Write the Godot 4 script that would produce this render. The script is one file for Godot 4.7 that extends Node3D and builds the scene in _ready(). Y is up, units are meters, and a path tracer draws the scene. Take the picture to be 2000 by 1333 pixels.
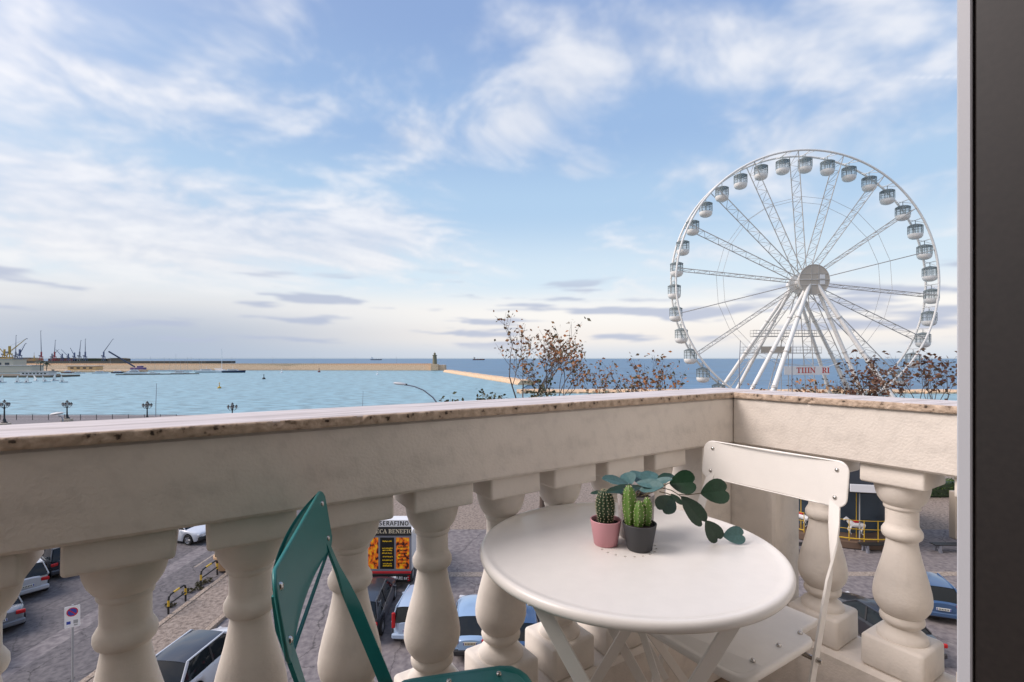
extends Node3D
# A corner balcony above a harbour street, a big observation wheel on the waterfront, boats and a port behind.
# World: metres, y up, street level y = 0, camera at x = z = 0 looking towards -z.
const EYE := 11.5          # height of the camera above the street
const FLOOR := 10.375      # height of the balcony floor
const SEA := -3.0          # sea level
const TURN := 0.5742       # the balcony's front rail runs 32.9 degrees off the picture plane

var M := {}
var names := {}
var rng := RandomNumberGenerator.new()

# ------------------------------------------------------------------ helpers
func lin(r: float, g: float, b: float, a := 1.0) -> Color:
	var c := Color(r, g, b).linear_to_srgb()
	c.a = a
	return c

func mat(key: String, c: Color, rough := 0.7, metal := 0.0, spec := 0.5) -> StandardMaterial3D:
	var m := StandardMaterial3D.new()
	m.resource_name = key
	m.albedo_color = c
	m.roughness = rough
	m.metallic = metal
	m.metallic_specular = spec
	M[key] = m
	return m

func noise_tex(freq: float, size: int, sd: int, stops: Array, octaves := 5, kind := FastNoiseLite.TYPE_SIMPLEX_SMOOTH) -> NoiseTexture2D:
	var n := FastNoiseLite.new()
	n.noise_type = kind
	n.seed = sd
	n.frequency = freq
	n.fractal_octaves = octaves
	var t := NoiseTexture2D.new()
	t.width = size
	t.height = size
	t.seamless = true
	t.seamless_blend_skirt = 0.2
	t.noise = n
	if stops.size():
		var g := Gradient.new()
		var off := PackedFloat32Array()
		var cols := PackedColorArray()
		for s in stops:
			off.append(s[0])
			cols.append(s[1])
		g.offsets = off
		g.colors = cols
		t.color_ramp = g
	return t

func grey(v: float) -> Color:
	return Color(v, v, v)

func skin(m: StandardMaterial3D, tex: Texture2D, bump: Texture2D, bump_cm: float, scale: float, world := false) -> StandardMaterial3D:
	m.albedo_texture = tex
	m.uv1_triplanar = true
	m.uv1_world_triplanar = world
	m.uv1_scale = Vector3.ONE * scale
	if bump:
		m.heightmap_enabled = true
		m.heightmap_texture = bump
		m.heightmap_scale = bump_cm
	return m

func mb() -> SurfaceTool:
	var st := SurfaceTool.new()
	st.begin(Mesh.PRIMITIVE_TRIANGLES)
	st.set_smooth_group(-1)
	return st

func tri(st: SurfaceTool, a: Vector3, b: Vector3, c: Vector3) -> void:
	st.add_vertex(a)
	st.add_vertex(b)
	st.add_vertex(c)

func quad(st: SurfaceTool, a: Vector3, b: Vector3, c: Vector3, d: Vector3) -> void:
	tri(st, a, b, c)
	tri(st, a, c, d)

func finish(st: SurfaceTool) -> ArrayMesh:
	st.generate_normals()
	st.index()
	return st.commit()

func numbered(called: String) -> String:
	if not names.has(called):
		names[called] = 0
		return called
	names[called] += 1
	return "%s_%03d" % [called, names[called]]

func obj(called: String, st: SurfaceTool, m: Material, parent: Node3D) -> MeshInstance3D:
	return shape(called, finish(st), m, parent)

func shape(called: String, me: Mesh, m: Material, parent: Node3D) -> MeshInstance3D:
	var o := MeshInstance3D.new()
	o.mesh = me
	o.material_override = m
	o.name = numbered(called) if parent == self else called
	parent.add_child(o, true)
	return o

func tag(o: Node, label: String, category: String, group := "", kind := "") -> void:
	if label:
		o.set_meta("label", label)
	if category:
		o.set_meta("category", category)
	if group:
		o.set_meta("group", group)
	if kind:
		o.set_meta("kind", kind)

func thing(called: String, label: String, category: String, at := Vector3.ZERO, turn := 0.0, group := "") -> Node3D:
	var o := Node3D.new()
	o.name = numbered(called)
	add_child(o)
	o.position = at
	o.rotation.y = turn
	tag(o, label, category, group)
	return o

func part(called: String, parent: Node3D, at := Vector3.ZERO) -> Node3D:
	var o := Node3D.new()
	o.name = called
	parent.add_child(o, true)
	o.position = at
	return o

func copy(o: Node3D, label: String, at: Vector3, turn: float) -> Node3D:
	var c: Node3D = o.duplicate()
	c.name = numbered(String(o.name))
	add_child(c)
	c.position = at
	c.rotation.y = turn
	if label:
		c.set_meta("label", label)
	return c

# a box with chamfered edges
func box(st: SurfaceTool, c: Vector3, s: Vector3, ch := 0.0, b := Basis()) -> void:
	st.set_smooth_group(-1)
	var h := s * 0.5
	if ch <= 0.0:
		var p := []
		for i in 8:
			p.append(c + b * Vector3(h.x if i & 1 else -h.x, h.y if i & 2 else -h.y, h.z if i & 4 else -h.z))
		quad(st, p[0], p[1], p[3], p[2])
		quad(st, p[5], p[4], p[6], p[7])
		quad(st, p[4], p[0], p[2], p[6])
		quad(st, p[1], p[5], p[7], p[3])
		quad(st, p[2], p[3], p[7], p[6])
		quad(st, p[4], p[5], p[1], p[0])
		return
	ch = minf(ch, minf(h.x, minf(h.y, h.z)) * 0.9)
	var v := []  # for each corner: points on the x, y and z faces
	for i in 8:
		var sx := 1.0 if i & 1 else -1.0
		var sy := 1.0 if i & 2 else -1.0
		var sz := 1.0 if i & 4 else -1.0
		v.append([
			c + b * Vector3(sx * h.x, sy * (h.y - ch), sz * (h.z - ch)),
			c + b * Vector3(sx * (h.x - ch), sy * h.y, sz * (h.z - ch)),
			c + b * Vector3(sx * (h.x - ch), sy * (h.y - ch), sz * h.z)])
	var f := [[0, [1, 5, 7, 3]], [0, [4, 0, 2, 6]], [1, [2, 3, 7, 6]], [1, [4, 5, 1, 0]], [2, [0, 1, 3, 2]], [2, [5, 4, 6, 7]]]
	for e in f:
		var k: int = e[0]
		var q: Array = e[1]
		quad(st, v[q[0]][k], v[q[1]][k], v[q[2]][k], v[q[3]][k])
	for e in [[0, 1, 1, 2], [4, 5, 1, 2], [2, 3, 1, 2], [6, 7, 1, 2], [0, 2, 0, 2], [1, 3, 0, 2], [4, 6, 0, 2], [5, 7, 0, 2], [0, 4, 0, 1], [1, 5, 0, 1], [2, 6, 0, 1], [3, 7, 0, 1]]:
		var a0: Vector3 = v[e[0]][e[2]]
		var a1: Vector3 = v[e[1]][e[2]]
		var b1: Vector3 = v[e[1]][e[3]]
		var b0: Vector3 = v[e[0]][e[3]]
		out_quad(st, a0, a1, b1, b0, c)
	for i in 8:
		out_tri(st, v[i][0], v[i][1], v[i][2], c)

func out_tri(st: SurfaceTool, a: Vector3, b: Vector3, c: Vector3, from: Vector3) -> void:
	if (b - a).cross(c - a).dot(a - from) > 0.0:
		tri(st, a, c, b)
	else:
		tri(st, a, b, c)

func out_quad(st: SurfaceTool, a: Vector3, b: Vector3, c: Vector3, d: Vector3, from: Vector3) -> void:
	out_tri(st, a, b, c, from)
	out_tri(st, a, c, d, from)

# a box with rounded edges (softer than a chamfer)
func soft_box(st: SurfaceTool, c: Vector3, s: Vector3, r: float) -> void:
	var rings := []
	for i in 9:
		var f := i / 4.0
		var q := (1.0 - sin(PI * 0.5 * minf(f, 1.0))) if i < 5 else (1.0 - cos(PI * 0.5 * (f - 1.0)))
		var y := (-s.y * 0.5 + r - r * cos(PI * 0.5 * f)) if i < 5 else (s.y * 0.5 - r + r * sin(PI * 0.5 * (f - 1.0)))
		var ring := []
		for p in rounded(s.x - 2.0 * r * q, s.z - 2.0 * r * q, r * (1.05 - 0.9 * q), 5):
			ring.append(c + Vector3(p.x, y, p.y))
		rings.append(ring)
	loft(st, rings)
	fan(st, rings[0])
	fan(st, rings[8], true)

# a bar of rectangular section between two points
func bar(st: SurfaceTool, a: Vector3, b: Vector3, w: float, t: float, side := Vector3.ZERO, ch := 0.0) -> void:
	var y := (b - a).normalized()
	var x := side if side != Vector3.ZERO else (Vector3.UP if absf(y.y) < 0.9 else Vector3.RIGHT)
	x = (x - y * x.dot(y)).normalized()
	var z := x.cross(y)
	box(st, (a + b) * 0.5, Vector3(w, a.distance_to(b), t), ch, Basis(x, y, z))

func frame_of(y: Vector3) -> Array:
	var x := Vector3.UP.cross(y)
	if x.length() < 0.01:
		x = Vector3.RIGHT
	x = x.normalized()
	return [x, x.cross(y).normalized()]

# a round tube through points with a radius at each
func tube(st: SurfaceTool, pts: Array, rad: Array, sides := 8, cap := true) -> void:
	st.set_smooth_group(0)
	var rings := []
	var n := pts.size()
	for i in n:
		var t: Vector3 = (pts[mini(i + 1, n - 1)] - pts[maxi(i - 1, 0)]).normalized()
		var f := frame_of(t)
		var r: float = rad[mini(i, rad.size() - 1)]
		var ring := []
		for k in sides:
			var a := TAU * k / sides
			ring.append(pts[i] + (f[0] * cos(a) + f[1] * sin(a)) * r)
		rings.append(ring)
	for i in n - 1:
		for k in sides:
			var j := (k + 1) % sides
			quad(st, rings[i][k], rings[i + 1][k], rings[i + 1][j], rings[i][j])
	if cap:
		st.set_smooth_group(-1)
		for k in sides:
			var j := (k + 1) % sides
			tri(st, pts[0], rings[0][k], rings[0][j])
			tri(st, pts[n - 1], rings[n - 1][j], rings[n - 1][k])

# a turned shape: profile of Vector2(radius, height); corners sharper than 35 degrees stay sharp
func lathe(st: SurfaceTool, prof: Array, segs := 24, at := Vector3.ZERO, b := Basis()) -> void:
	var g := 1
	for i in prof.size() - 1:
		if i > 0:
			var d0: Vector2 = prof[i] - prof[i - 1]
			var d1: Vector2 = prof[i + 1] - prof[i]
			if absf(d0.angle_to(d1)) > 0.75:
				g += 1
		st.set_smooth_group(g)
		for k in segs:
			var a0 := TAU * k / segs
			var a1 := TAU * ((k + 1) % segs) / segs
			var p: Vector2 = prof[i]
			var q: Vector2 = prof[i + 1]
			var v0 := at + b * Vector3(p.x * cos(a0), p.y, p.x * sin(a0))
			var v1 := at + b * Vector3(p.x * cos(a1), p.y, p.x * sin(a1))
			var v2 := at + b * Vector3(q.x * cos(a1), q.y, q.x * sin(a1))
			var v3 := at + b * Vector3(q.x * cos(a0), q.y, q.x * sin(a0))
			if p.x > 1e-5:
				tri(st, v0, v1, v2)
			if q.x > 1e-5:
				tri(st, v0, v2, v3)
	st.set_smooth_group(-1)

# skin over rings of equal length
func loft(st: SurfaceTool, rings: Array, closed := true, group := 0) -> void:
	st.set_smooth_group(group)
	for i in rings.size() - 1:
		var n: int = rings[i].size()
		for k in (n if closed else n - 1):
			var j := (k + 1) % n
			quad(st, rings[i][k], rings[i + 1][k], rings[i + 1][j], rings[i][j])
	st.set_smooth_group(-1)

func fan(st: SurfaceTool, ring: Array, flip := false) -> void:
	st.set_smooth_group(-1)
	var c := Vector3.ZERO
	for p in ring:
		c += p
	c /= ring.size()
	for k in ring.size():
		var j := (k + 1) % ring.size()
		if flip:
			tri(st, c, ring[j], ring[k])
		else:
			tri(st, c, ring[k], ring[j])

# an outline in x, y pushed out along z from z0 to z1, placed by t
func prism(st: SurfaceTool, poly: PackedVector2Array, z0: float, z1: float, t := Transform3D()) -> void:
	st.set_smooth_group(-1)
	var idx := Geometry2D.triangulate_polygon(poly)
	for i in range(0, idx.size(), 3):
		var a := poly[idx[i]]
		var b := poly[idx[i + 1]]
		var c := poly[idx[i + 2]]
		tri(st, t * Vector3(a.x, a.y, z0), t * Vector3(b.x, b.y, z0), t * Vector3(c.x, c.y, z0))
		tri(st, t * Vector3(a.x, a.y, z1), t * Vector3(c.x, c.y, z1), t * Vector3(b.x, b.y, z1))
	for k in poly.size():
		var p := poly[k]
		var q := poly[(k + 1) % poly.size()]
		quad(st, t * Vector3(p.x, p.y, z0), t * Vector3(q.x, q.y, z0), t * Vector3(q.x, q.y, z1), t * Vector3(p.x, p.y, z1))

func rounded(w: float, h: float, r: float, steps := 5) -> PackedVector2Array:
	var out := PackedVector2Array()
	for c in 4:
		var cx := (w * 0.5 - r) * (1.0 if c == 0 or c == 3 else -1.0)
		var cy := (h * 0.5 - r) * (1.0 if c < 2 else -1.0)
		for i in steps + 1:
			var a := PI * 0.5 * (c + float(i) / steps)
			out.append(Vector2(cx + cos(a) * r, cy + sin(a) * r))
	return out

func letters(words: String, height: float, m: Material, parent: Node3D, at: Transform3D, serif := false, called := "lettering") -> MeshInstance3D:
	var t := TextMesh.new()
	var f := SystemFont.new()
	f.font_names = PackedStringArray(["Droid Serif" if serif else "Droid Sans"])
	f.font_weight = 700
	t.font = f
	t.text = words
	t.font_size = 32
	t.pixel_size = height / 23.0
	t.depth = 0.006
	t.curve_step = 2.0
	var o := shape(called, t, m, parent)
	o.transform = at
	return o

# a point of the balcony: u along the front rail, n out from the wall, h above the balcony floor
func deck(u: float, h: float, n: float) -> Vector3:
	return Vector3(0, FLOOR, 0) + Basis(Vector3.UP, TURN) * Vector3(u, h, -n)

func pos(x: float, d: float, y := 0.0) -> Vector3:
	return Vector3(x, y, -d)

# ------------------------------------------------------------------ scene
func _ready() -> void:
	rng.seed = 7
	camera_and_light()
	materials()
	ground_and_sea()
	building()
	balustrade()
	table()
	chairs()
	pots()
	wheel()
	harbour()
	street()
	cars()
	trees()

func camera_and_light() -> void:
	var cam := Camera3D.new()
	cam.name = "camera"
	add_child(cam)
	cam.position = Vector3(0, EYE, 0)
	cam.projection = Camera3D.PROJECTION_FRUSTUM
	cam.near = 0.05
	cam.far = 90000.0
	cam.size = 0.05 * 1333.0 / 958.0
	cam.frustum_offset = Vector2(0, 0.05 * 34.5 / 958.0)   # a level camera with a lens shifted up a little
	cam.current = true
	var e := Environment.new()
	e.background_mode = Environment.BG_SKY
	e.tonemap_mode = Environment.TONE_MAPPER_LINEAR
	e.tonemap_exposure = 1.85
	e.sdfgi_enabled = true
	e.ssao_enabled = true
	e.ssil_enabled = true
	var pm := PanoramaSkyMaterial.new()
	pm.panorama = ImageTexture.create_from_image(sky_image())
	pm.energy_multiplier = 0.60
	var sky := Sky.new()
	sky.sky_material = pm
	e.sky = sky
	var we := WorldEnvironment.new()
	we.name = "world_environment"
	we.environment = e
	add_child(we)
	# the evening sun veiled by cloud, off to one side and a little in front of the house wall: soft, warm, almost without edges
	var sun := DirectionalLight3D.new()
	sun.name = "sun"
	add_child(sun)
	sun.light_color = Color(1.0, 0.955, 0.935)
	sun.light_energy = 0.5
	sun.light_angular_distance = 26.0
	sun.shadow_enabled = true
	sun.look_at_from_position(Vector3.ZERO, -sun_dir(), Vector3.UP)

func sun_dir() -> Vector3:
	var el := deg_to_rad(43.0)
	var az := deg_to_rad(-92.0)
	return Vector3(sin(az) * cos(el), sin(el), -cos(az) * cos(el))

func ramp(x: float, keys: Array) -> Vector3:
	if x <= keys[0][0]:
		return keys[0][1]
	for i in keys.size() - 1:
		if x < keys[i + 1][0]:
			var t: float = (x - keys[i][0]) / (keys[i + 1][0] - keys[i][0])
			t = t * t * (3.0 - 2.0 * t)
			return keys[i][1].lerp(keys[i + 1][1], t)
	return keys[keys.size() - 1][1]

func bell(az: float, el: float, a0: float, e0: float, wa: float, we: float) -> float:
	var x := (az - a0) / wa
	var y := (el - e0) / we
	return exp(-x * x - y * y)

func sky_image() -> Image:
	const W := 2176
	const H := 1088
	var na := FastNoiseLite.new()
	na.seed = 11
	na.noise_type = FastNoiseLite.TYPE_SIMPLEX_SMOOTH
	na.frequency = 0.75
	na.fractal_octaves = 6
	na.fractal_gain = 0.55
	var nb := FastNoiseLite.new()
	nb.seed = 5
	nb.frequency = 0.55
	nb.fractal_octaves = 3
	var nc := FastNoiseLite.new()
	nc.seed = 23
	nc.frequency = 1.0
	nc.fractal_octaves = 4
	var nd := FastNoiseLite.new()
	nd.seed = 31
	nd.frequency = 2.6
	nd.fractal_octaves = 5
	nd.fractal_gain = 0.6
	var clear := [
		[0.0, Vector3(0.62, 0.67, 0.74)], [2.5, Vector3(0.85, 0.805, 0.765)], [5.0, Vector3(0.89, 0.865, 0.83)],
		[9.0, Vector3(0.62, 0.74, 0.84)], [17.0, Vector3(0.41, 0.575, 0.775)], [25.0, Vector3(0.305, 0.455, 0.705)],
		[36.0, Vector3(0.25, 0.37, 0.63)], [90.0, Vector3(0.22, 0.33, 0.58)]]
	var sd := sun_dir()
	var data := PackedFloat32Array()
	data.resize(W * H * 3)
	var last := int(H * 0.5) + 4
	for j in H:
		if j > last:
			for i in W:
				var k := (j * W + i) * 3
				data[k] = 0.30
				data[k + 1] = 0.36
				data[k + 2] = 0.42
			continue
		var elr := maxf(PI * (0.5 - (j + 0.5) / H), 0.0005)
		var el := rad_to_deg(elr)
		var air := ramp(el, clear)
		var ce := cos(elr)
		var se := sin(elr)
		var inv := 1.0 / (se + 0.13)
		var low := smoothstep(0.3, 2.2, el) * (1.0 - smoothstep(7.5, 11.0, el))
		var thin := smoothstep(3.0, 10.0, el)
		for i in W:
			var azr := TAU * (i + 0.5) / W
			if azr > PI:
				azr -= TAU
			var az := rad_to_deg(azr)
			var dx := sin(azr) * ce
			var dz := cos(azr) * ce
			var c := air
			# the haze bank over the port
			var haze := exp(-pow((az + 38.0) / 24.0, 2.0)) * (1.0 - smoothstep(1.5, 9.0, el))
			c = c.lerp(Vector3(0.40, 0.47, 0.585), haze * 0.95)
			# high cloud, drawn out along the wind
			var qx := dx * inv
			var qz := dz * inv
			var w1 := nb.get_noise_2d(qx, qz)
			var w2 := nb.get_noise_2d(qx + 31.7, qz - 9.2)
			var sx := (qx * 0.90 + qz * 0.44) * 0.80 + w1 * 0.22
			var sz := (-qx * 0.44 + qz * 0.90) * 1.05 + w2 * 0.22
			var a := na.get_noise_2d(sx * 1.7, sz * 1.7)
			var f := nd.get_noise_2d(sx * 1.5 + w2 * 0.3, sz * 1.5)
			var m := -0.02 + 0.22 * w1
			m += 0.40 * bell(az, el, -30.0, 11.0, 15.0, 4.5)      # the white bank low on one side
			m += 0.34 * bell(az, el, -16.0, 13.0, 7.0, 3.6)
			m += 0.34 * bell(az, el, -46.0, 15.0, 18.0, 9.0)
			m += 0.20 * bell(az, el, -38.0, 27.0, 20.0, 9.0)
			m += 0.46 * bell(az, el, -12.0, 23.8, 3.2, 2.0)       # single puffs
			m += 0.34 * bell(az, el, 0.5, 25.5, 4.5, 2.6)
			m += 0.34 * bell(az, el, 5.0, 29.5, 5.0, 3.0)
			m += 0.36 * bell(az, el, 13.0, 32.0, 10.0, 3.6)
			m += 0.40 * bell(az, el, 8.0, 20.8, 4.0, 1.3)
			m += 0.22 * bell(az, el, 31.0, 26.0, 14.0, 9.0)
			m += 0.22 * bell(az, el, 22.0, 19.0, 8.0, 3.0)
			m -= 0.34 * bell(az, el, 2.0, 17.5, 10.0, 4.0)        # open blue
			m -= 0.26 * bell(az, el, -25.0, 20.0, 9.0, 3.0)
			m -= 0.20 * bell(az, el, 18.0, 24.5, 4.0, 2.5)
			var cov := 0.42 * a + 0.28 * f + m
			var d := smoothstep(-0.12, 0.52, cov) * thin
			var lit := clampf(0.50 + 0.7 * a + 0.75 * f, 0.0, 1.0)
			var cc := Vector3(0.56, 0.62, 0.745).lerp(Vector3(0.80, 0.815, 0.865), lit)
			cc = cc.lerp(Vector3(0.86, 0.83, 0.80), (1.0 - smoothstep(5.0, 15.0, el)) * 0.6)
			c = c.lerp(cc, d * 0.90)
			# thin grey-violet streaks close to the horizon
			if low > 0.0:
				var s := nc.get_noise_3d(dx * 3.0, el * 0.62 + nb.get_noise_2d(dx * 4.0, dz * 4.0) * 0.5, dz * 3.0)
				s += 0.46 * bell(az, el, 36.0, 5.0, 15.0, 1.5) + 0.40 * bell(az, el, 14.0, 5.2, 9.0, 0.55) + 0.34 * bell(az, el, -18.0, 6.4, 8.0, 0.6)
				s += 0.16 * bell(az, el, -5.0, 1.6, 30.0, 0.7)
				var streak := smoothstep(0.16, 0.42, s) * low
				c = c.lerp(Vector3(0.44, 0.49, 0.62), streak * 0.85)
			# a vapour trail
			if el > 22.5 and el < 25.0 and az > 37.6 and az < 46.0:
				var off := (el - (24.45 - 0.30 * (az - 37.6))) / 0.07
				c = c.lerp(Vector3(0.88, 0.89, 0.93), exp(-off * off) * smoothstep(37.6, 40.0, az) * 0.5)
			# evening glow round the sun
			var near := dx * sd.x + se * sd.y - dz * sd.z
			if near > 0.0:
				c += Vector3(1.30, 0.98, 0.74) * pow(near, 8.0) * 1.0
			var k := (j * W + i) * 3
			data[k] = c.x
			data[k + 1] = c.y
			data[k + 2] = c.z
	return Image.create_from_data(W, H, false, Image.FORMAT_RGBF, data.to_byte_array())

func materials() -> void:
	var fine := noise_tex(0.05, 512, 3, [], 4)
	var stucco := noise_tex(0.045, 512, 17, [], 5)
	var plaster_c := noise_tex(0.006, 512, 9, [[0.0, grey(0.93)], [0.5, grey(0.985)], [1.0, grey(1.0)]], 4)
	skin(mat("plaster", lin(0.75, 0.685, 0.61), 0.82, 0.0, 0.35), plaster_c, stucco, 0.065, 4.5)
	skin(mat("turned", lin(0.77, 0.71, 0.635), 0.75, 0.0, 0.38), plaster_c, stucco, 0.05, 4.0)
	skin(mat("facade", lin(0.86, 0.82, 0.75), 0.85), plaster_c, fine, 0.1, 0.7)
	var marble := noise_tex(0.004, 1024, 21, [[0.0, Color(0.72, 0.69, 0.68)], [0.4, Color(0.9, 0.87, 0.86)], [0.55, Color(0.97, 0.95, 0.95)], [1.0, Color(0.86, 0.83, 0.83)]], 7)
	skin(mat("marble", lin(0.74, 0.70, 0.69), 0.42), marble, fine, 0.05, 1.6)
	M.marble.uv1_scale = Vector3(0.5, 2.0, 5.0)
	var pits := noise_tex(0.03, 512, 33, [[0.0, Color(0.16, 0.13, 0.11)], [0.13, Color(0.24, 0.2, 0.17)], [0.22, Color(0.72, 0.66, 0.6)], [0.7, Color(0.86, 0.8, 0.74)], [1.0, Color(0.95, 0.9, 0.85)]], 5)
	skin(mat("marble_edge", lin(0.80, 0.73, 0.66), 0.85), pits, stucco, 0.35, 2.2)
	skin(mat("deck_tile", lin(0.30, 0.215, 0.16), 0.55), plaster_c, fine, 0.03, 3.0)
	mat("grout", lin(0.2, 0.16, 0.13), 0.9)
	mat("white_trim", lin(0.50, 0.51, 0.54), 0.4)
	skin(mat("brown_metal", lin(0.019, 0.014, 0.0125), 0.55), noise_tex(0.09, 256, 41, [[0.0, grey(0.72)], [1.0, grey(1.0)]], 4), null, 0.0, 4.0)
	mat("room_white", lin(0.78, 0.75, 0.70), 0.9)
	# furniture
	var powder := noise_tex(0.12, 256, 43, [], 3)
	skin(mat("cream_paint", lin(0.78, 0.75, 0.70), 0.34), noise_tex(0.01, 256, 44, [[0.0, grey(0.985)], [1.0, grey(1.0)]], 4), powder, 0.012, 9.0)
	skin(mat("teal_paint", lin(0.022, 0.205, 0.195), 0.36), noise_tex(0.01, 256, 45, [[0.0, grey(0.97)], [1.0, grey(1.0)]], 4), powder, 0.012, 9.0)
	mat("steel", lin(0.55, 0.53, 0.5), 0.25, 1.0)
	mat("rubber", lin(0.012, 0.012, 0.013), 0.75)
	mat("pink_pot", lin(0.60, 0.29, 0.32), 0.5)
	mat("grey_pot", lin(0.042, 0.043, 0.047), 0.6)
	skin(mat("stone_pot", lin(0.42, 0.41, 0.40), 0.8), marble, fine, 0.1, 9.0)
	skin(mat("soil", lin(0.03, 0.016, 0.011), 0.95), pits, stucco, 0.5, 20.0)
	mat("cactus_dark", lin(0.022, 0.050, 0.018), 0.6)
	mat("cactus_light", lin(0.11, 0.21, 0.035), 0.55)
	mat("spine", lin(0.62, 0.55, 0.38), 0.7)
	mat("spine_dark", lin(0.20, 0.13, 0.07), 0.7)
	var leaf_t := noise_tex(0.03, 256, 47, [[0.0, Color(0.72, 0.78, 0.72)], [1.0, Color(1, 1, 1)]], 4)
	skin(mat("leaf_green", lin(0.012, 0.046, 0.020), 0.38), leaf_t, fine, 0.02, 14.0)
	skin(mat("leaf_blue", lin(0.075, 0.165, 0.170), 0.5), leaf_t, fine, 0.02, 14.0)
	mat("stalk", lin(0.10, 0.075, 0.03), 0.6)
	# wheel
	mat("wheel_white", lin(0.80, 0.78, 0.73), 0.45)
	mat("wheel_grey", lin(0.52, 0.50, 0.46), 0.5)
	mat("hub_cover", lin(0.50, 0.44, 0.36), 0.6)
	mat("cabin_dark", lin(0.20, 0.23, 0.22), 0.5)
	mat("banner_red", lin(0.55, 0.045, 0.03), 0.6)
	var gl := mat("clear_glass", Color(0.75, 0.82, 0.85, 0.28), 0.05)
	gl.transparency = BaseMaterial3D.TRANSPARENCY_ALPHA
	# sea and ground
	var waves := noise_tex(0.03, 512, 51, [], 5)
	var wt := noise_tex(0.010, 1024, 52, [[0.0, grey(0.62)], [0.45, grey(0.86)], [0.6, grey(0.95)], [1.0, grey(1.0)]], 5)
	skin(mat("harbour_water", lin(0.27, 0.47, 0.54), 0.35, 0.0, 0.34), wt, waves, 28.0, 0.02, true)
	M.harbour_water.uv1_scale = Vector3(0.012, 0.012, 0.03)
	var st := noise_tex(0.008, 1024, 53, [[0.0, grey(0.7)], [0.5, grey(0.9)], [1.0, grey(1.0)]], 5)
	skin(mat("open_sea", lin(0.045, 0.17, 0.32), 0.35, 0.0, 0.4), st, waves, 60.0, 0.01, true)
	M.open_sea.uv1_scale = Vector3(0.0012, 0.0012, 0.004)
	var tar := noise_tex(0.03, 1024, 61, [[0.0, Color(0.66, 0.64, 0.65)], [0.4, Color(0.82, 0.80, 0.80)], [0.65, Color(0.90, 0.88, 0.87)], [1.0, Color(1, 0.98, 0.96)]], 7)
	var cn := FastNoiseLite.new()
	cn.seed = 66
	cn.noise_type = FastNoiseLite.TYPE_CELLULAR
	cn.cellular_return_type = FastNoiseLite.RETURN_DISTANCE2_SUB
	cn.frequency = 0.0042
	cn.fractal_type = FastNoiseLite.FRACTAL_NONE
	cn.domain_warp_enabled = true
	cn.domain_warp_amplitude = 40.0
	cn.domain_warp_frequency = 0.012
	var cracks := NoiseTexture2D.new()
	cracks.width = 1024
	cracks.height = 1024
	cracks.seamless = true
	cracks.noise = cn
	cracks.normalize = true
	var cg := Gradient.new()
	cg.offsets = PackedFloat32Array([0.0, 0.006, 0.016, 1.0])
	cg.colors = PackedColorArray([grey(0.66), grey(0.82), grey(1.0), grey(1.0)])
	cracks.color_ramp = cg
	var grit := noise_tex(0.12, 512, 62, [], 4)
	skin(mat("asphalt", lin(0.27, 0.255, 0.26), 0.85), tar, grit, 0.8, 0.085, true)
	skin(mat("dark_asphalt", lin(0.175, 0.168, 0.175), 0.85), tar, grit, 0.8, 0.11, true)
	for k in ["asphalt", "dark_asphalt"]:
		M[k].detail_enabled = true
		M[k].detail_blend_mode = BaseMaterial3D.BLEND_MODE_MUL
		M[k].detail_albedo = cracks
	var setts := noise_tex(0.02, 1024, 63, [[0.0, Color(0.5, 0.46, 0.44)], [0.4, Color(0.8, 0.76, 0.72)], [1.0, Color(1, 0.97, 0.94)]], 7)
	skin(mat("setts", lin(0.37, 0.33, 0.30), 0.85), setts, grit, 1.5, 0.2, true)
	skin(mat("worn_paint", lin(0.45, 0.42, 0.39), 0.8), setts, grit, 0.6, 0.3, true)
	skin(mat("kerb", lin(0.50, 0.44, 0.38), 0.8), setts, grit, 0.6, 0.5)
	var rock := noise_tex(0.02, 512, 71, [[0.0, Color(0.72, 0.64, 0.56)], [0.35, Color(0.92, 0.87, 0.8)], [1.0, Color(1, 0.98, 0.95)]], 6)
	skin(mat("pale_stone", lin(0.80, 0.62, 0.46), 0.9), rock, stucco, 12.0, 0.06)
	skin(mat("dark_stone", lin(0.16, 0.15, 0.13), 0.9), rock, stucco, 12.0, 0.05)
	for a in [["white_gloss", 0.72, 0.73, 0.74], ["navy", 0.02, 0.035, 0.08], ["crane_red", 0.36, 0.05, 0.06], ["crane_blue", 0.09, 0.12, 0.22], ["crane_yellow", 0.52, 0.33, 0.06], ["crane_grey", 0.20, 0.21, 0.25], ["violet", 0.13, 0.075, 0.19], ["beige_wall", 0.52, 0.44, 0.35], ["ochre_wall", 0.55, 0.40, 0.20], ["dark_green", 0.03, 0.055, 0.025], ["roof_grey", 0.30, 0.30, 0.30], ["window_dark", 0.03, 0.04, 0.05], ["iron", 0.018, 0.02, 0.022], ["lamp_glass", 0.55, 0.56, 0.55], ["galvanised", 0.32, 0.33, 0.34], ["yellow_paint", 0.62, 0.40, 0.03], ["black_paint", 0.015, 0.015, 0.016], ["terracotta", 0.50, 0.33, 0.19], ["sign_white", 0.75, 0.76, 0.78], ["sign_blue", 0.03, 0.06, 0.34], ["sign_red", 0.5, 0.02, 0.03], ["bark", 0.085, 0.062, 0.05], ["hull_red", 0.16, 0.06, 0.06], ["curtain_blue", 0.045, 0.07, 0.10], ["platform_brown", 0.13, 0.085, 0.06], ["tower_stone", 0.20, 0.17, 0.10], ["sail", 0.78, 0.77, 0.74], ["orange", 0.75, 0.22, 0.03], ["plate_white", 0.65, 0.66, 0.62], ["plate_cream", 0.62, 0.55, 0.40]]:
		mat(a[0], lin(a[1], a[2], a[3]), 0.55)
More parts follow.
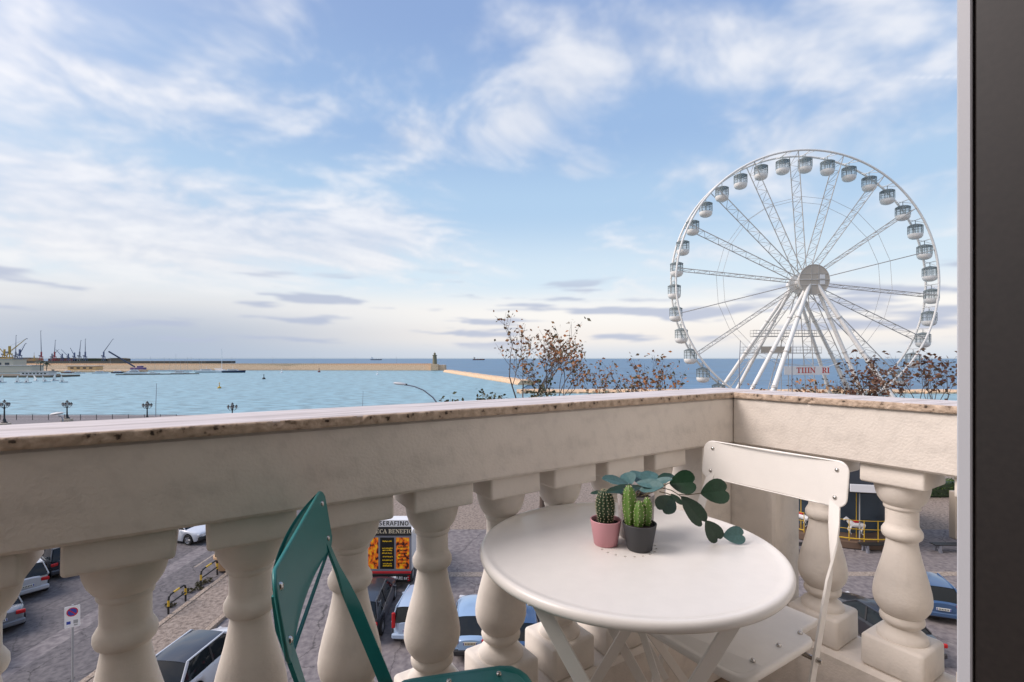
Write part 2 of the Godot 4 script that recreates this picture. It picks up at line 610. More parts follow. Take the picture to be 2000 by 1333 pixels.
	# cars
	for a in [["paint_white", 0.62, 0.65, 0.70], ["paint_silver", 0.42, 0.44, 0.47], ["paint_grey", 0.13, 0.145, 0.17], ["paint_black", 0.014, 0.014, 0.018], ["paint_charcoal", 0.03, 0.034, 0.045], ["paint_sky", 0.27, 0.40, 0.58], ["paint_blue", 0.035, 0.085, 0.19], ["paint_pale", 0.36, 0.46, 0.60]]:
		var p := mat(a[0], lin(a[1], a[2], a[3]), 0.3)
		p.clearcoat_enabled = true
		p.clearcoat = 0.8
		p.clearcoat_roughness = 0.05
	mat("car_glass", lin(0.012, 0.016, 0.019), 0.05, 0.0, 0.42)
	mat("tail_red", lin(0.42, 0.012, 0.015), 0.2)
	mat("head_clear", lin(0.6, 0.62, 0.65), 0.1)
	mat("tyre", lin(0.018, 0.018, 0.019), 0.85)
	mat("rim", lin(0.45, 0.46, 0.48), 0.3, 0.7)
	mat("black_plastic", lin(0.02, 0.02, 0.022), 0.6)
	var lv := mat("tree_leaf", Color.WHITE, 0.7)
	lv.vertex_color_use_as_albedo = true
	lv.backlight_enabled = true
	lv.backlight = Color(0.3, 0.3, 0.3)

func sheet(called: String, poly: PackedVector2Array, y: float, m: Material, parent: Node3D) -> MeshInstance3D:
	var st := mb()
	var idx := Geometry2D.triangulate_polygon(poly)
	for i in range(0, idx.size(), 3):
		var a := poly[idx[i]]
		var b := poly[idx[i + 1]]
		var c := poly[idx[i + 2]]
		var va := pos(a.x, a.y, y)
		var vb := pos(b.x, b.y, y)
		var vc := pos(c.x, c.y, y)
		if (vb - va).cross(vc - va).y > 0.0:
			tri(st, va, vc, vb)
		else:
			tri(st, va, vb, vc)
	return obj(called, st, m, parent)

func ground_and_sea() -> void:
	var st := mb()
	box(st, Vector3(0, -3.0, -20.0), Vector3(900, 6.0, 160), 0.0)
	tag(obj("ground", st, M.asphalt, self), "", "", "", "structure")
	st = mb()
	box(st, Vector3(64, -3.01, -107.2), Vector3(100, 6.0, 14.3), 0.0)
	tag(obj("quay_ground", st, M.setts, self), "", "", "", "structure")
	tag(sheet("sea", PackedVector2Array([Vector2(-70000, 60), Vector2(70000, 60), Vector2(70000, 70000), Vector2(-70000, 70000)]), SEA - 0.3, M.open_sea, self), "", "", "", "structure")
	tag(sheet("harbour_water", PackedVector2Array([Vector2(-1500, 90), Vector2(420, 90), Vector2(420, 213), Vector2(2, 213), Vector2(9, 274), Vector2(-70, 536), Vector2(-84, 610), Vector2(-1500, 610)]), SEA, M.harbour_water, self), "", "", "", "structure")
	# plaza of pale setts beyond the street, a darker carriageway with parked cars, worn paint
	tag(sheet("plaza", PackedVector2Array([Vector2(-11, 33), Vector2(60, 33), Vector2(60, 90), Vector2(-11, 90)]), 0.004, M.setts, self), "", "", "", "structure")
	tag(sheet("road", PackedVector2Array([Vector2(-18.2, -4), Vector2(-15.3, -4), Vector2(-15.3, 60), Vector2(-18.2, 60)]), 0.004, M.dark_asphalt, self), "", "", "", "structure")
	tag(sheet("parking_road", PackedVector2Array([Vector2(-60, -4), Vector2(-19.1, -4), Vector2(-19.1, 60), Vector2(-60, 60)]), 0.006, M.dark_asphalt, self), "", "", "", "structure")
	tag(sheet("road_marking", PackedVector2Array([Vector2(-5, 25.85), Vector2(24, 25.95), Vector2(24, 26.45), Vector2(-5, 26.4)]), 0.008, M.worn_paint, self), "", "", "", "structure")
	tag(sheet("road_marking", PackedVector2Array([Vector2(-17.55, 27), Vector2(-17.42, 27), Vector2(-17.42, 48), Vector2(-17.55, 48)]), 0.012, M.worn_paint, self), "", "", "", "structure")
	# raised footway between the two carriageways, edged with kerb stones
	var fw := Node3D.new()
	fw.name = "pavement"
	add_child(fw)
	tag(fw, "", "", "", "structure")
	st = mb()
	box(st, Vector3(-13.95, 0.02, -24), Vector3(2.0, 0.2, 50), 0.01)
	obj("paving", st, M.setts, fw)
	st = mb()
	box(st, Vector3.ZERO, Vector3(0.26, 0.24, 0.985), 0.02)
	var ks := finish(st)
	for i in 34:
		for s in [-15.1, -12.8]:
			var k := shape("kerb_stone", ks, M.kerb, fw)
			k.position = Vector3(s + rng.randf_range(-0.012, 0.012), 0.02 + rng.randf_range(-0.012, 0.012), -8.0 - i * 1.0)
			k.rotation.y = rng.randf_range(-0.008, 0.008)

func building() -> void:
	var b := thing("house", "cream plaster house whose doorway opens onto the balcony", "house", Vector3(0, FLOOR, 0), TURN)
	var st := mb()
	var lo := -FLOOR
	# outer wall with a door opening; n 0.19 is its outer face
	box(st, Vector3(30.38, (lo + 11.6) * 0.5, -0.02), Vector3(59.24, 11.6 - lo, 0.34), 0.0)
	box(st, Vector3(-90.55, (lo + 11.6) * 0.5, -0.02), Vector3(178.9, 11.6 - lo, 0.34), 0.0)
	box(st, Vector3(-0.17, 7.02, -0.02), Vector3(1.86, 9.16, 0.34), 0.0)
	box(st, Vector3(-0.17, lo * 0.5 - 0.1, -0.02), Vector3(1.86, -lo - 0.2, 0.34), 0.0)
	obj("outer_wall", st, M.facade, b)
	st = mb()
	box(st, Vector3(-60, 11.75, 7.0), Vector3(240.5, 0.3, 14.7), 0.0)
	obj("roof", st, M.facade, b)
	st = mb()
	box(st, Vector3(0, -0.1, 2.0455), Vector3(6, 0.2, 4.489), 0.0)
	obj("room_floor", st, M.deck_tile, b)
	st = mb()
	box(st, Vector3(0, 3.1, 2.26), Vector3(6, 0.2, 4.2), 0.0)
	obj("room_ceiling", st, M.room_white, b)
	st = mb()
	box(st, Vector3(-3.1, 1.5, 2.26), Vector3(0.2, 3.2, 4.2), 0.0)
	box(st, Vector3(3.1, 1.5, 2.26), Vector3(0.2, 3.2, 4.2), 0.0)
	box(st, Vector3(0, 1.5, 4.5), Vector3(6.4, 3.2, 0.2), 0.0)
	obj("room_wall", st, M.room_white, b)
	st = mb()
	box(st, Vector3(0.740, 1.22, -0.1855), Vector3(0.036, 2.44, 0.013), 0.0015)
	tag(obj("door_frame", st, M.white_trim, b), "white metal edge of the door opening", "")
	st = mb()
	box(st, Vector3(0.7425, 1.22, -0.018), Vector3(0.035, 2.44, 0.320), 0.002)
	tag(obj("door_panel", st, M.brown_metal, b), "dark brown lining of the door opening", "")
	# floor slab of the balcony
	st = mb()
	box(st, Vector3(-0.42, -0.1, -0.724), Vector3(4.5, 0.2, 1.05), 0.004)
	obj("balcony_floor", st, M.deck_tile, b)

func balustrade() -> void:
	var b := thing("balustrade", "cream plaster balustrade with bulbous balusters and marble coping round the balcony", "balustrade", Vector3(0, FLOOR, 0), TURN)
	var st := mb()
	box(st, Vector3(-0.45, 0.906, -1.13), Vector3(4.49, 0.162, 0.184), 0.007)
	obj("rail_beam", st, M.plaster, b)
	st = mb()
	box(st, Vector3(1.698, 0.906, -0.615), Vector3(0.186, 0.1615, 0.845), 0.006)
	obj("rail_beam", st, M.plaster, b)
	st = mb()
	box(st, Vector3(-0.45, 0.12, -1.13), Vector3(4.5, 0.24, 0.18), 0.012)
	obj("base_wall", st, M.plaster, b)
	st = mb()
	box(st, Vector3(1.70, 0.12, -0.615), Vector3(0.18, 0.24, 0.85), 0.012)
	obj("base_wall", st, M.plaster, b)
	# corner pier
	st = mb()
	box(st, Vector3(1.70, 0.5325, -1.055), Vector3(0.165, 0.585, 0.32), 0.008)
	obj("corner_pier", st, M.turned, b)
	st = mb()
	box(st, Vector3(1.535, 0.5325, -1.13), Vector3(0.16, 0.585, 0.165), 0.006)
	obj("corner_pier", st, M.turned, b)
	# coping slabs: marble with a chipped, pitted edge towards the balcony
	var cuts := [-2.7, -1.55, -0.36, 0.87, 1.812]
	for i in cuts.size() - 1:
		coping(b, cuts[i], cuts[i + 1], true, i)
	coping(b, 0.192, 1.028, false, 9)
	# balusters
	var prof := []
	for p in [[0.0, 0.33], [0.080, 0.33], [0.0805, 0.337], [0.074, 0.346], [0.058, 0.355], [0.050, 0.363], [0.051, 0.368], [0.061, 0.371], [0.0685, 0.377], [0.0705, 0.385], [0.068, 0.393], [0.0640, 0.397], [0.068, 0.400], [0.076, 0.408], [0.086, 0.421], [0.0915, 0.437], [0.0922, 0.450], [0.0890, 0.470], [0.082, 0.495], [0.0730, 0.521], [0.0635, 0.548], [0.0550, 0.578], [0.0500, 0.600], [0.0495, 0.609], [0.054, 0.611], [0.0610, 0.616], [0.0645, 0.624], [0.0640, 0.634], [0.058, 0.643], [0.0530, 0.649], [0.0518, 0.656], [0.0518, 0.694], [0.0570, 0.698], [0.0585, 0.703], [0.0575, 0.708], [0.065, 0.713], [0.0755, 0.725], [0.0825, 0.740], [0.0870, 0.757], [0.0875, 0.772], [0.0, 0.772]]:
		prof.append(Vector2(p[0] * 0.75, p[1]))
	st = mb()
	lathe(st, prof, 56)
	var turned := finish(st)
	st = mb()
	soft_box(st, Vector3(0, 0.7975, 0), Vector3(0.154, 0.055, 0.154), 0.007)
	var cap := finish(st)
	st = mb()
	soft_box(st, Vector3(0, 0.284, 0), Vector3(0.152, 0.092, 0.152), 0.013)
	var foot := finish(st)
	var spots := []
	for k in range(-12, 8):
		spots.append(Vector3(-0.105 + 0.2 * k, 0, -1.13))
	for n in [0.784, 0.572, 0.36]:
		spots.append(Vector3(1.70, 0, -n))
	for s in spots:
		var o := shape("baluster", turned, M.turned, b)
		o.position = s
		o.rotation.y = rng.randf() * TAU * 0.25
		shape("capital", cap, M.turned, o).rotation.y = -o.rotation.y + rng.randf_range(-0.02, 0.02)
		shape("plinth", foot, M.turned, o).rotation.y = -o.rotation.y + rng.randf_range(-0.02, 0.02)

func coping(b: Node3D, a0: float, a1: float, front: bool, sd: int) -> void:
	var st := mb()
	var mid := (a0 + a1) * 0.5
	var l := a1 - a0 - 0.0015
	if front:
		box(st, Vector3(mid, 0.9965, -1.1345), Vector3(l, 0.019, 0.201), 0.002)
	else:
		box(st, Vector3(1.706, 0.9966, -mid), Vector3(0.211, 0.019, l), 0.002)
	var o := obj("coping_slab", st, M.marble, b)
	# the sawn edge, chipped and pitted
	var n := FastNoiseLite.new()
	n.seed = 100 + sd
	n.frequency = 18.0
	n.fractal_octaves = 4
	st = mb()
	var cols := int(l / 0.004)
	var rows := 6
	var grid := []
	for i in cols + 1:
		var u := a0 + 0.00075 + l * i / cols
		var ring := []
		for r in rows + 1:
			var h := 0.9865 + 0.0192 * r / rows
			var v := n.get_noise_2d(u, h * 1.6)
			var big := n.get_noise_2d(u * 0.35 + 40.0, h * 0.8)
			var depth := 0.0045 - 0.005 * smoothstep(0.24, 0.46, v * 0.7 + big * 0.55) + 0.0012 * v
			if r == rows or r == 0:
				depth -= 0.0016
			ring.append(Vector3(u, h, -1.034 + depth) if front else Vector3(1.6005 - depth, h, -u))
		var back: Vector3 = ring[rows]
		ring.append(back + (Vector3(0, 0.0004, -0.012) if front else Vector3(0.012, 0.0004, 0)))
		grid.append(ring)
	loft(st, grid, false)
	obj("chipped_edge", st, M.marble_edge, o)

func table() -> void:
	var t := thing("bistro_table", "round cream metal folding table with small pots on it", "table", Vector3(0.255, FLOOR, -1.088), deg_to_rad(-7.0))
	var st := mb()
	# plate: flat centre with a ring of drain holes, a soft dip and a rolled rim
	var n := 72
	var holes := 20
	var r0 := 0.054
	var r1 := 0.070
	st.set_smooth_group(-1)
	for k in n:
		tri(st, Vector3(0, 0.71, 0), ringpt(r0, k, n), ringpt(r0, k + 1, n))
	for k in holes:
		var a0 := TAU * k / holes
		var a1 := TAU * (k + 1) / holes
		var am := (a0 + a1) * 0.5
		var rm := (r0 + r1) * 0.5
		var outer := []
		for e in [[r0, a0], [r0, am], [r0, a1], [rm, a1], [r1, a1], [r1, am], [r1, a0], [rm, a0]]:
			outer.append(Vector3(cos(e[1]) * e[0], 0.71, sin(e[1]) * e[0]))
		var c := Vector3(cos(am) * rm, 0.71, sin(am) * rm)
		var inner := []
		for e in outer:
			var d: Vector3 = (e - c).normalized()
			inner.append(c + d * 0.0036)
		for j in 8:
			var i := (j + 1) % 8
			quad(st, outer[j], outer[i], inner[i], inner[j])
			quad(st, inner[j], inner[i], inner[i] - Vector3(0, 0.004, 0), inner[j] - Vector3(0, 0.004, 0))
	var prof := []
	for p in [[0.070, 0.710], [0.2, 0.7098], [0.296, 0.7094], [0.304, 0.7098], [0.309, 0.7118], [0.3140, 0.7134], [0.3195, 0.7130], [0.3235, 0.7098], [0.3255, 0.7045], [0.3250, 0.6985], [0.3225, 0.6940], [0.3185, 0.6920], [0.3150, 0.6930], [0.3135, 0.699], [0.312, 0.7055], [0.2, 0.7062], [0.0, 0.7062]]:
		prof.append(Vector2(p[0], p[1]))
	lathe(st, prof, 120)
	obj("table_top", st, M.cream_paint, t)
	# two folding frames of flat bar
	for f in 2:
		var s := 1.0 if f == 0 else -1.0
		var dz := 0.238 if f == 0 else 0.205
		var frame := part("folding_frame", t)
		for z in [-dz, dz]:
			st = mb()
			bar(st, Vector3(-0.185 * s, 0.700, z), Vector3(0.205 * s, 0.012, z), 0.026, 0.006, Vector3(1, 0, 0), 0.001)
			obj("leg", st, M.cream_paint, frame)
			st = mb()
			tube(st, [Vector3(0.006 * s, 0.46, z - 0.008), Vector3(0.006 * s, 0.46, z + 0.008)], [0.006], 10)
			obj("bolt", st, M.steel, frame)
		st = mb()
		bar(st, Vector3(0.195 * s, 0.03, -dz), Vector3(0.195 * s, 0.03, dz), 0.022, 0.006, Vector3.UP, 0.001)
		bar(st, Vector3(-0.185 * s, 0.697, -dz - 0.02), Vector3(-0.185 * s, 0.697, dz + 0.02), 0.008, 0.026, Vector3.UP, 0.001)
		obj("cross_bar", st, M.cream_paint, frame)
		if f == 0:
			st = mb()
			bar(st, Vector3(-0.10, 0.700, -0.19), Vector3(0.12, 0.30, -0.19), 0.016, 0.004, Vector3(1, 0, 0), 0.001)
			bar(st, Vector3(-0.02, 0.700, 0.12), Vector3(0.17, 0.10, 0.12), 0.014, 0.004, Vector3(1, 0, 0), 0.001)
			obj("stay", st, M.cream_paint, frame)

func ringpt(r: float, k: int, n: int) -> Vector3:
	var a := TAU * k / n
	return Vector3(cos(a) * r, 0.71, sin(a) * r)

func flat_strip(st: SurfaceTool, path: Array, w: Array, t: float, turns: Array) -> void:
	# a flat bar along a path that may twist: turns give the angle of its broad side (0 = across x)
	var rings := []
	for i in path.size():
		var d: Vector3 = (path[mini(i + 1, path.size() - 1)] - path[maxi(i - 1, 0)]).normalized()
		var x := Vector3.RIGHT
		x = (x - d * x.dot(d)).normalized()
		var z := x.cross(d)
		var a: float = turns[i]
		var bx := x * cos(a) + z * sin(a)
		var bz := -x * sin(a) + z * cos(a)
		var hw: float = w[i] * 0.5
		rings.append([path[i] + bx * hw + bz * t * 0.5, path[i] - bx * hw + bz * t * 0.5, path[i] - bx * hw - bz * t * 0.5, path[i] + bx * hw - bz * t * 0.5])
	for k in 4:
		st.set_smooth_group(k + 1)
		for i in path.size() - 1:
			var j := (k + 1) % 4
			quad(st, rings[i][k], rings[i + 1][k], rings[i + 1][j], rings[i][j])
	fan(st, rings[0])
	fan(st, rings[rings.size() - 1], true)

func make_chair(label: String, at: Vector3, face: float, m: Material, called := "folding_chair") -> Node3D:
	var fx := Basis(Vector3.UP, TURN) * Vector3(cos(face), 0, -sin(face))
	var t := thing(called, label, "chair", at, atan2(-fx.x, -fx.z), "folding chairs at the table")
	# backrest: a bent panel with rounded corners
	var st := mb()
	var ol := rounded(0.40, 0.112, 0.026, 6)
	var rings := []
	for e in [[-0.0022, -0.0026], [-0.0006, -0.0021], [0.0, -0.0008], [0.0, 0.0008], [-0.0006, 0.0021], [-0.0022, 0.0026]]:
		var ring := []
		for p in ol:
			var q := Vector2(p.x * (1.0 + e[0] / 0.2), p.y * (1.0 + e[0] / 0.05))
			ring.append(back_point(q, e[1]))
		rings.append(ring)
	loft(st, rings)
	for side in 2:
		var e: float = -0.0026 if side == 0 else 0.0026
		var cols := 28
		st.set_smooth_group(5 + side)
		for i in cols:
			var x0 := -0.1976 * cos(PI * i / cols)
			var x1 := -0.1976 * cos(PI * (i + 1) / cols)
			var y0 := edge_half(x0) - 0.0022
			var y1 := edge_half(x1) - 0.0022
			quad(st, back_point(Vector2(x0, -y0), e), back_point(Vector2(x1, -y1), e), back_point(Vector2(x1, y1), e), back_point(Vector2(x0, y0), e))
	var br := obj("backrest", st, m, t)
	var rv := mb()
	lathe(rv, [Vector2(0.0055, -0.002), Vector2(0.0055, 0.001), Vector2(0.004, 0.003), Vector2(0.0, 0.0038)], 12, Vector3.ZERO, Basis(Vector3.RIGHT, PI * 0.5))
	var rivet := finish(rv)
	for x in [-0.172, 0.172]:
		for y in [-0.033, 0.033]:
			var o := shape("rivet", rivet, M.steel, br)
			o.position = back_point(Vector2(x, y), 0.0026)
			var o2 := shape("rivet", rivet, M.steel, br)
			o2.position = back_point(Vector2(x, y), -0.0026)
			o2.rotation.x = PI
	# rear uprights: twisted flat bar from the backrest through the seat to the front feet
	for s in [-1.0, 1.0]:
		st = mb()
		var path := []
		var w := []
		var tw := []
		for i in 22:
			var f := i / 21.0
			var h := lerpf(0.845, 0.004, f)
			var z := 0.205 - 0.30 * pow(maxf(0.0, (0.80 - h)) / 0.80, 0.92) - 0.07 * smoothstep(0.5, 1.0, f)
			if i == 0:
				z = 0.211
			path.append(Vector3(s * lerpf(0.170, 0.186, smoothstep(0.05, 0.25, f)), h, z - 0.010 * (1.0 - smoothstep(0.0, 0.2, f)) + 0.011))
			w.append(0.024)
			tw.append(PI * 0.5 * smoothstep(0.12, 0.30, f) * s)
		flat_strip(st, path, w, 0.005, tw)
		obj("upright", st, m, t)
		st = mb()
		bar(st, Vector3(s * 0.158, 0.462, -0.145), Vector3(s * 0.158, 0.004, 0.215), 0.024, 0.005, Vector3(0, 0, 1), 0.001)
		obj("leg", st, m, t)
		st = mb()
		tube(st, [Vector3(s * 0.15, 0.44, 0.072), Vector3(s * 0.2, 0.44, 0.072)], [0.006], 10)
		obj("bolt", st, M.steel, t)
	st = mb()
	bar(st, Vector3(-0.158, 0.03, 0.195), Vector3(0.158, 0.03, 0.195), 0.02, 0.005, Vector3.UP, 0.001)
	bar(st, Vector3(-0.184, 0.05, -0.155), Vector3(0.184, 0.05, -0.155), 0.02, 0.005, Vector3.UP, 0.001)
	obj("cross_bar", st, m, t)
	# seat: pressed sheet, rolled edge, notched where the uprights pass
	var so := PackedVector2Array()
	for p in [[0.150, 0.165], [0.152, 0.085], [0.158, 0.074], [0.166, 0.070], [0.180, 0.066], [0.188, 0.056], [0.190, 0.04], [0.190, -0.02], [0.190, -0.08], [0.189, -0.14], [0.186, -0.165], [0.178, -0.182], [0.164, -0.192], [0.14, -0.1965], [0.08, -0.200]]:
		so.append(Vector2(p[0], p[1]))
	var half := so.size()
	for i in range(half - 1, -1, -1):
		so.append(Vector2(-so[i].x, so[i].y))
	st = mb()
	rings = []
	for e in [[0.992, -0.016], [1.0, -0.013], [1.0, -0.006], [0.992, -0.0015], [0.975, 0.0], [0.93, -0.0012]]:
		var ring := []
		for p in so:
			ring.append(Vector3(p.x * e[0], 0.49 + e[1] - 0.012 * smoothstep(-0.15, -0.2, p.y), p.y * e[0]))
		rings.append(ring)
	loft(st, rings)
	var inner := PackedVector2Array()
	for p in so:
		inner.append(p * 0.93)
	var idx := Geometry2D.triangulate_polygon(inner)
	var top_ring: Array = rings[5]
	for i in range(0, idx.size(), 3):
		tri(st, top_ring[idx[i]], top_ring[idx[i + 1]], top_ring[idx[i + 2]])
		tri(st, top_ring[idx[i]] - Vector3(0, 0.003, 0), top_ring[idx[i + 2]] - Vector3(0, 0.003, 0), top_ring[idx[i + 1]] - Vector3(0, 0.003, 0))
	var seat := obj("seat", st, m, t)
	var up := Basis(Vector3.RIGHT, 0.0)
	for x in [-0.158, 0.158]:
		for z in [0.06, -0.03, -0.13]:
			var o := shape("rivet", rivet, M.steel, seat)
			o.transform = Transform3D(Basis(Vector3.RIGHT, -PI * 0.5), Vector3(x, 0.491, z))
	return t

func edge_half(x: float) -> float:
	var e := maxf(0.0, absf(x) - 0.174)
	return (0.030 + sqrt(maxf(0.0, 0.026 * 0.026 - e * e))) * 0.999

func back_point(p: Vector2, e: float) -> Vector3:
	# x across, y up the panel, bent round the sitter and leaning back
	return Vector3(p.x, 0.819 + p.y, 0.215 + p.y * 0.16 - 0.015 * (p.x / 0.2) * (p.x / 0.2) + e)

func chairs() -> void:
	make_chair("cream metal folding chair with its back to the corner", deck(1.115, 0, 0.748), PI, M.cream_paint)
	make_chair("teal metal folding chair beside the front balusters", deck(0.338, 0, 0.737), deg_to_rad(-19.5), M.teal_paint)

func pot(called: String, label: String, at: Vector3, r_top: float, r_base: float, h: float, m: Material, soil: float) -> Node3D:
	var t := thing(called, label, "potted plant", at, 0.0)
	var st := mb()
	lathe(st, [Vector2(0, 0), Vector2(r_base - 0.002, 0), Vector2(r_base, 0.002), Vector2(r_top - 0.0004, h - 0.003), Vector2(r_top, h - 0.001), Vector2(r_top - 0.001, h), Vector2(r_top - 0.0025, h - 0.0006), Vector2(r_top - 0.004, h - 0.004), Vector2(r_base, 0.01)], 48)
	obj("pot", st, m, t)
	st = mb()
	lathe(st, [Vector2(r_top - 0.0035, h - soil - 0.001), Vector2(r_top * 0.5, h - soil + 0.001), Vector2(0, h - soil + 0.002)], 24)
	obj("soil", st, M.soil, t)
	return t

func cactus(t: Node3D, called: String, at: Vector3, lean: Vector3, r: float, h: float, ribs: int, m: Material, spine_m: Material, dense: int, long: float) -> void:
	var st := mb()
	var rings := []
	var rows := 18
	var segs := ribs * 4
	var sp := mb()
	for i in rows + 1:
		var f := float(i) / rows
		var rr := r * (0.80 + 0.35 * sin(PI * clampf(f * 0.9, 0, 1))) * sqrt(maxf(0.0, 1.0 - pow(f, 6.0)))
		rr = maxf(rr, 0.0004)
		var ring := []
		for k in segs:
			var a := TAU * k / segs
			var q := rr * (1.0 + 0.13 * cos(a * ribs))
			ring.append(at + lean * f * h + Vector3(cos(a) * q, f * h, sin(a) * q))
		rings.append(ring)
	loft(st, rings)
	fan(st, rings[rows])
	var o := obj(called, st, m, t)
	for i in dense:
		var f := (i + 0.6) / dense
		var rr := r * (0.80 + 0.35 * sin(PI * clampf(f * 0.9, 0, 1))) * sqrt(maxf(0.0, 1.0 - pow(f, 6.0)))
		for k in ribs:
			var a := TAU * (k + (0.12 if i % 2 else -0.12)) / ribs
			var out := Vector3(cos(a), 0.15 + 1.2 * pow(f, 5.0), sin(a)).normalized()
			var c := at + lean * f * h + Vector3(cos(a) * rr * 1.11, f * h, sin(a) * rr * 1.11)
			for e in 5:
				var d := (out + Vector3(rng.randf_range(-0.8, 0.8), rng.randf_range(-0.7, 0.7), rng.randf_range(-0.8, 0.8))).normalized()
				var side := d.cross(Vector3(0.3, 0.8, 0.5)).normalized() * 0.00026
				var tip := c + d * long * rng.randf_range(0.6, 1.1)
				tri(sp, c - side, c + side, tip)
				tri(sp, c - side.rotated(d, 1.6), c + side.rotated(d, 1.6), tip)
			lathe(sp, [Vector2(0.0011, -0.0006), Vector2(0.001, 0.0005), Vector2(0.0, 0.0009)], 5, c, Basis(Quaternion(Vector3.UP, out)))
	tag(obj("spines", sp, spine_m, o), "", "", "", "stuff")

func leaf(t: Node3D, base: Vector3, tip: Vector3, wide: float, m: Material, notch: bool, lay: Vector3) -> void:
	var x := tip - base
	var l := x.length()
	x = x.normalized()
	var n := (lay - x * lay.dot(x)).normalized()
	var y := n.cross(x)
	var half := [[0.0, 0.0], [0.06, 0.10], [0.15, 0.21], [0.28, 0.33], [0.42, 0.42], [0.57, 0.475], [0.72, 0.48], [0.85, 0.43], [0.95, 0.33], [1.0, 0.21], [0.99, 0.10], [0.90, 0.012]]
	if not notch:
		half = [[0.0, 0.0], [0.06, 0.10], [0.15, 0.22], [0.28, 0.34], [0.42, 0.42], [0.57, 0.45], [0.72, 0.41], [0.85, 0.31], [0.93, 0.20], [0.98, 0.09], [1.0, 0.03], [1.0, 0.0]]
	var st := mb()
	for s in [-1.0, 1.0]:
		var rows := []
		for i in half.size():
			var row := []
			var xm: float = minf(half[i][0], 0.9 if notch else 1.0) * (float(i) / (half.size() - 1)) * 0.35 + half[i][0] * 0.65
			xm = minf(xm, 0.9 if notch else 1.0)
			for j in 6:
				var f := j / 5.0
				var px: float = lerpf(xm, half[i][0], f)
				var py: float = half[i][1] * wide * f * s
				var up := 0.10 * absf(py) + 0.16 * py * py - 0.10 * px * px + 0.012 * sin(px * 16.0) * f
				row.append(base + x * px * l + y * py * l + n * up * l)
			rows.append(row)
		st.set_smooth_group(3 if s > 0 else 4)
		for i in rows.size() - 1:
			for j in 5:
				if s > 0:
					quad(st, rows[i][j], rows[i + 1][j], rows[i + 1][j + 1], rows[i][j + 1])
				else:
					quad(st, rows[i][j], rows[i][j + 1], rows[i + 1][j + 1], rows[i + 1][j])
	obj("leaf", st, m, t)

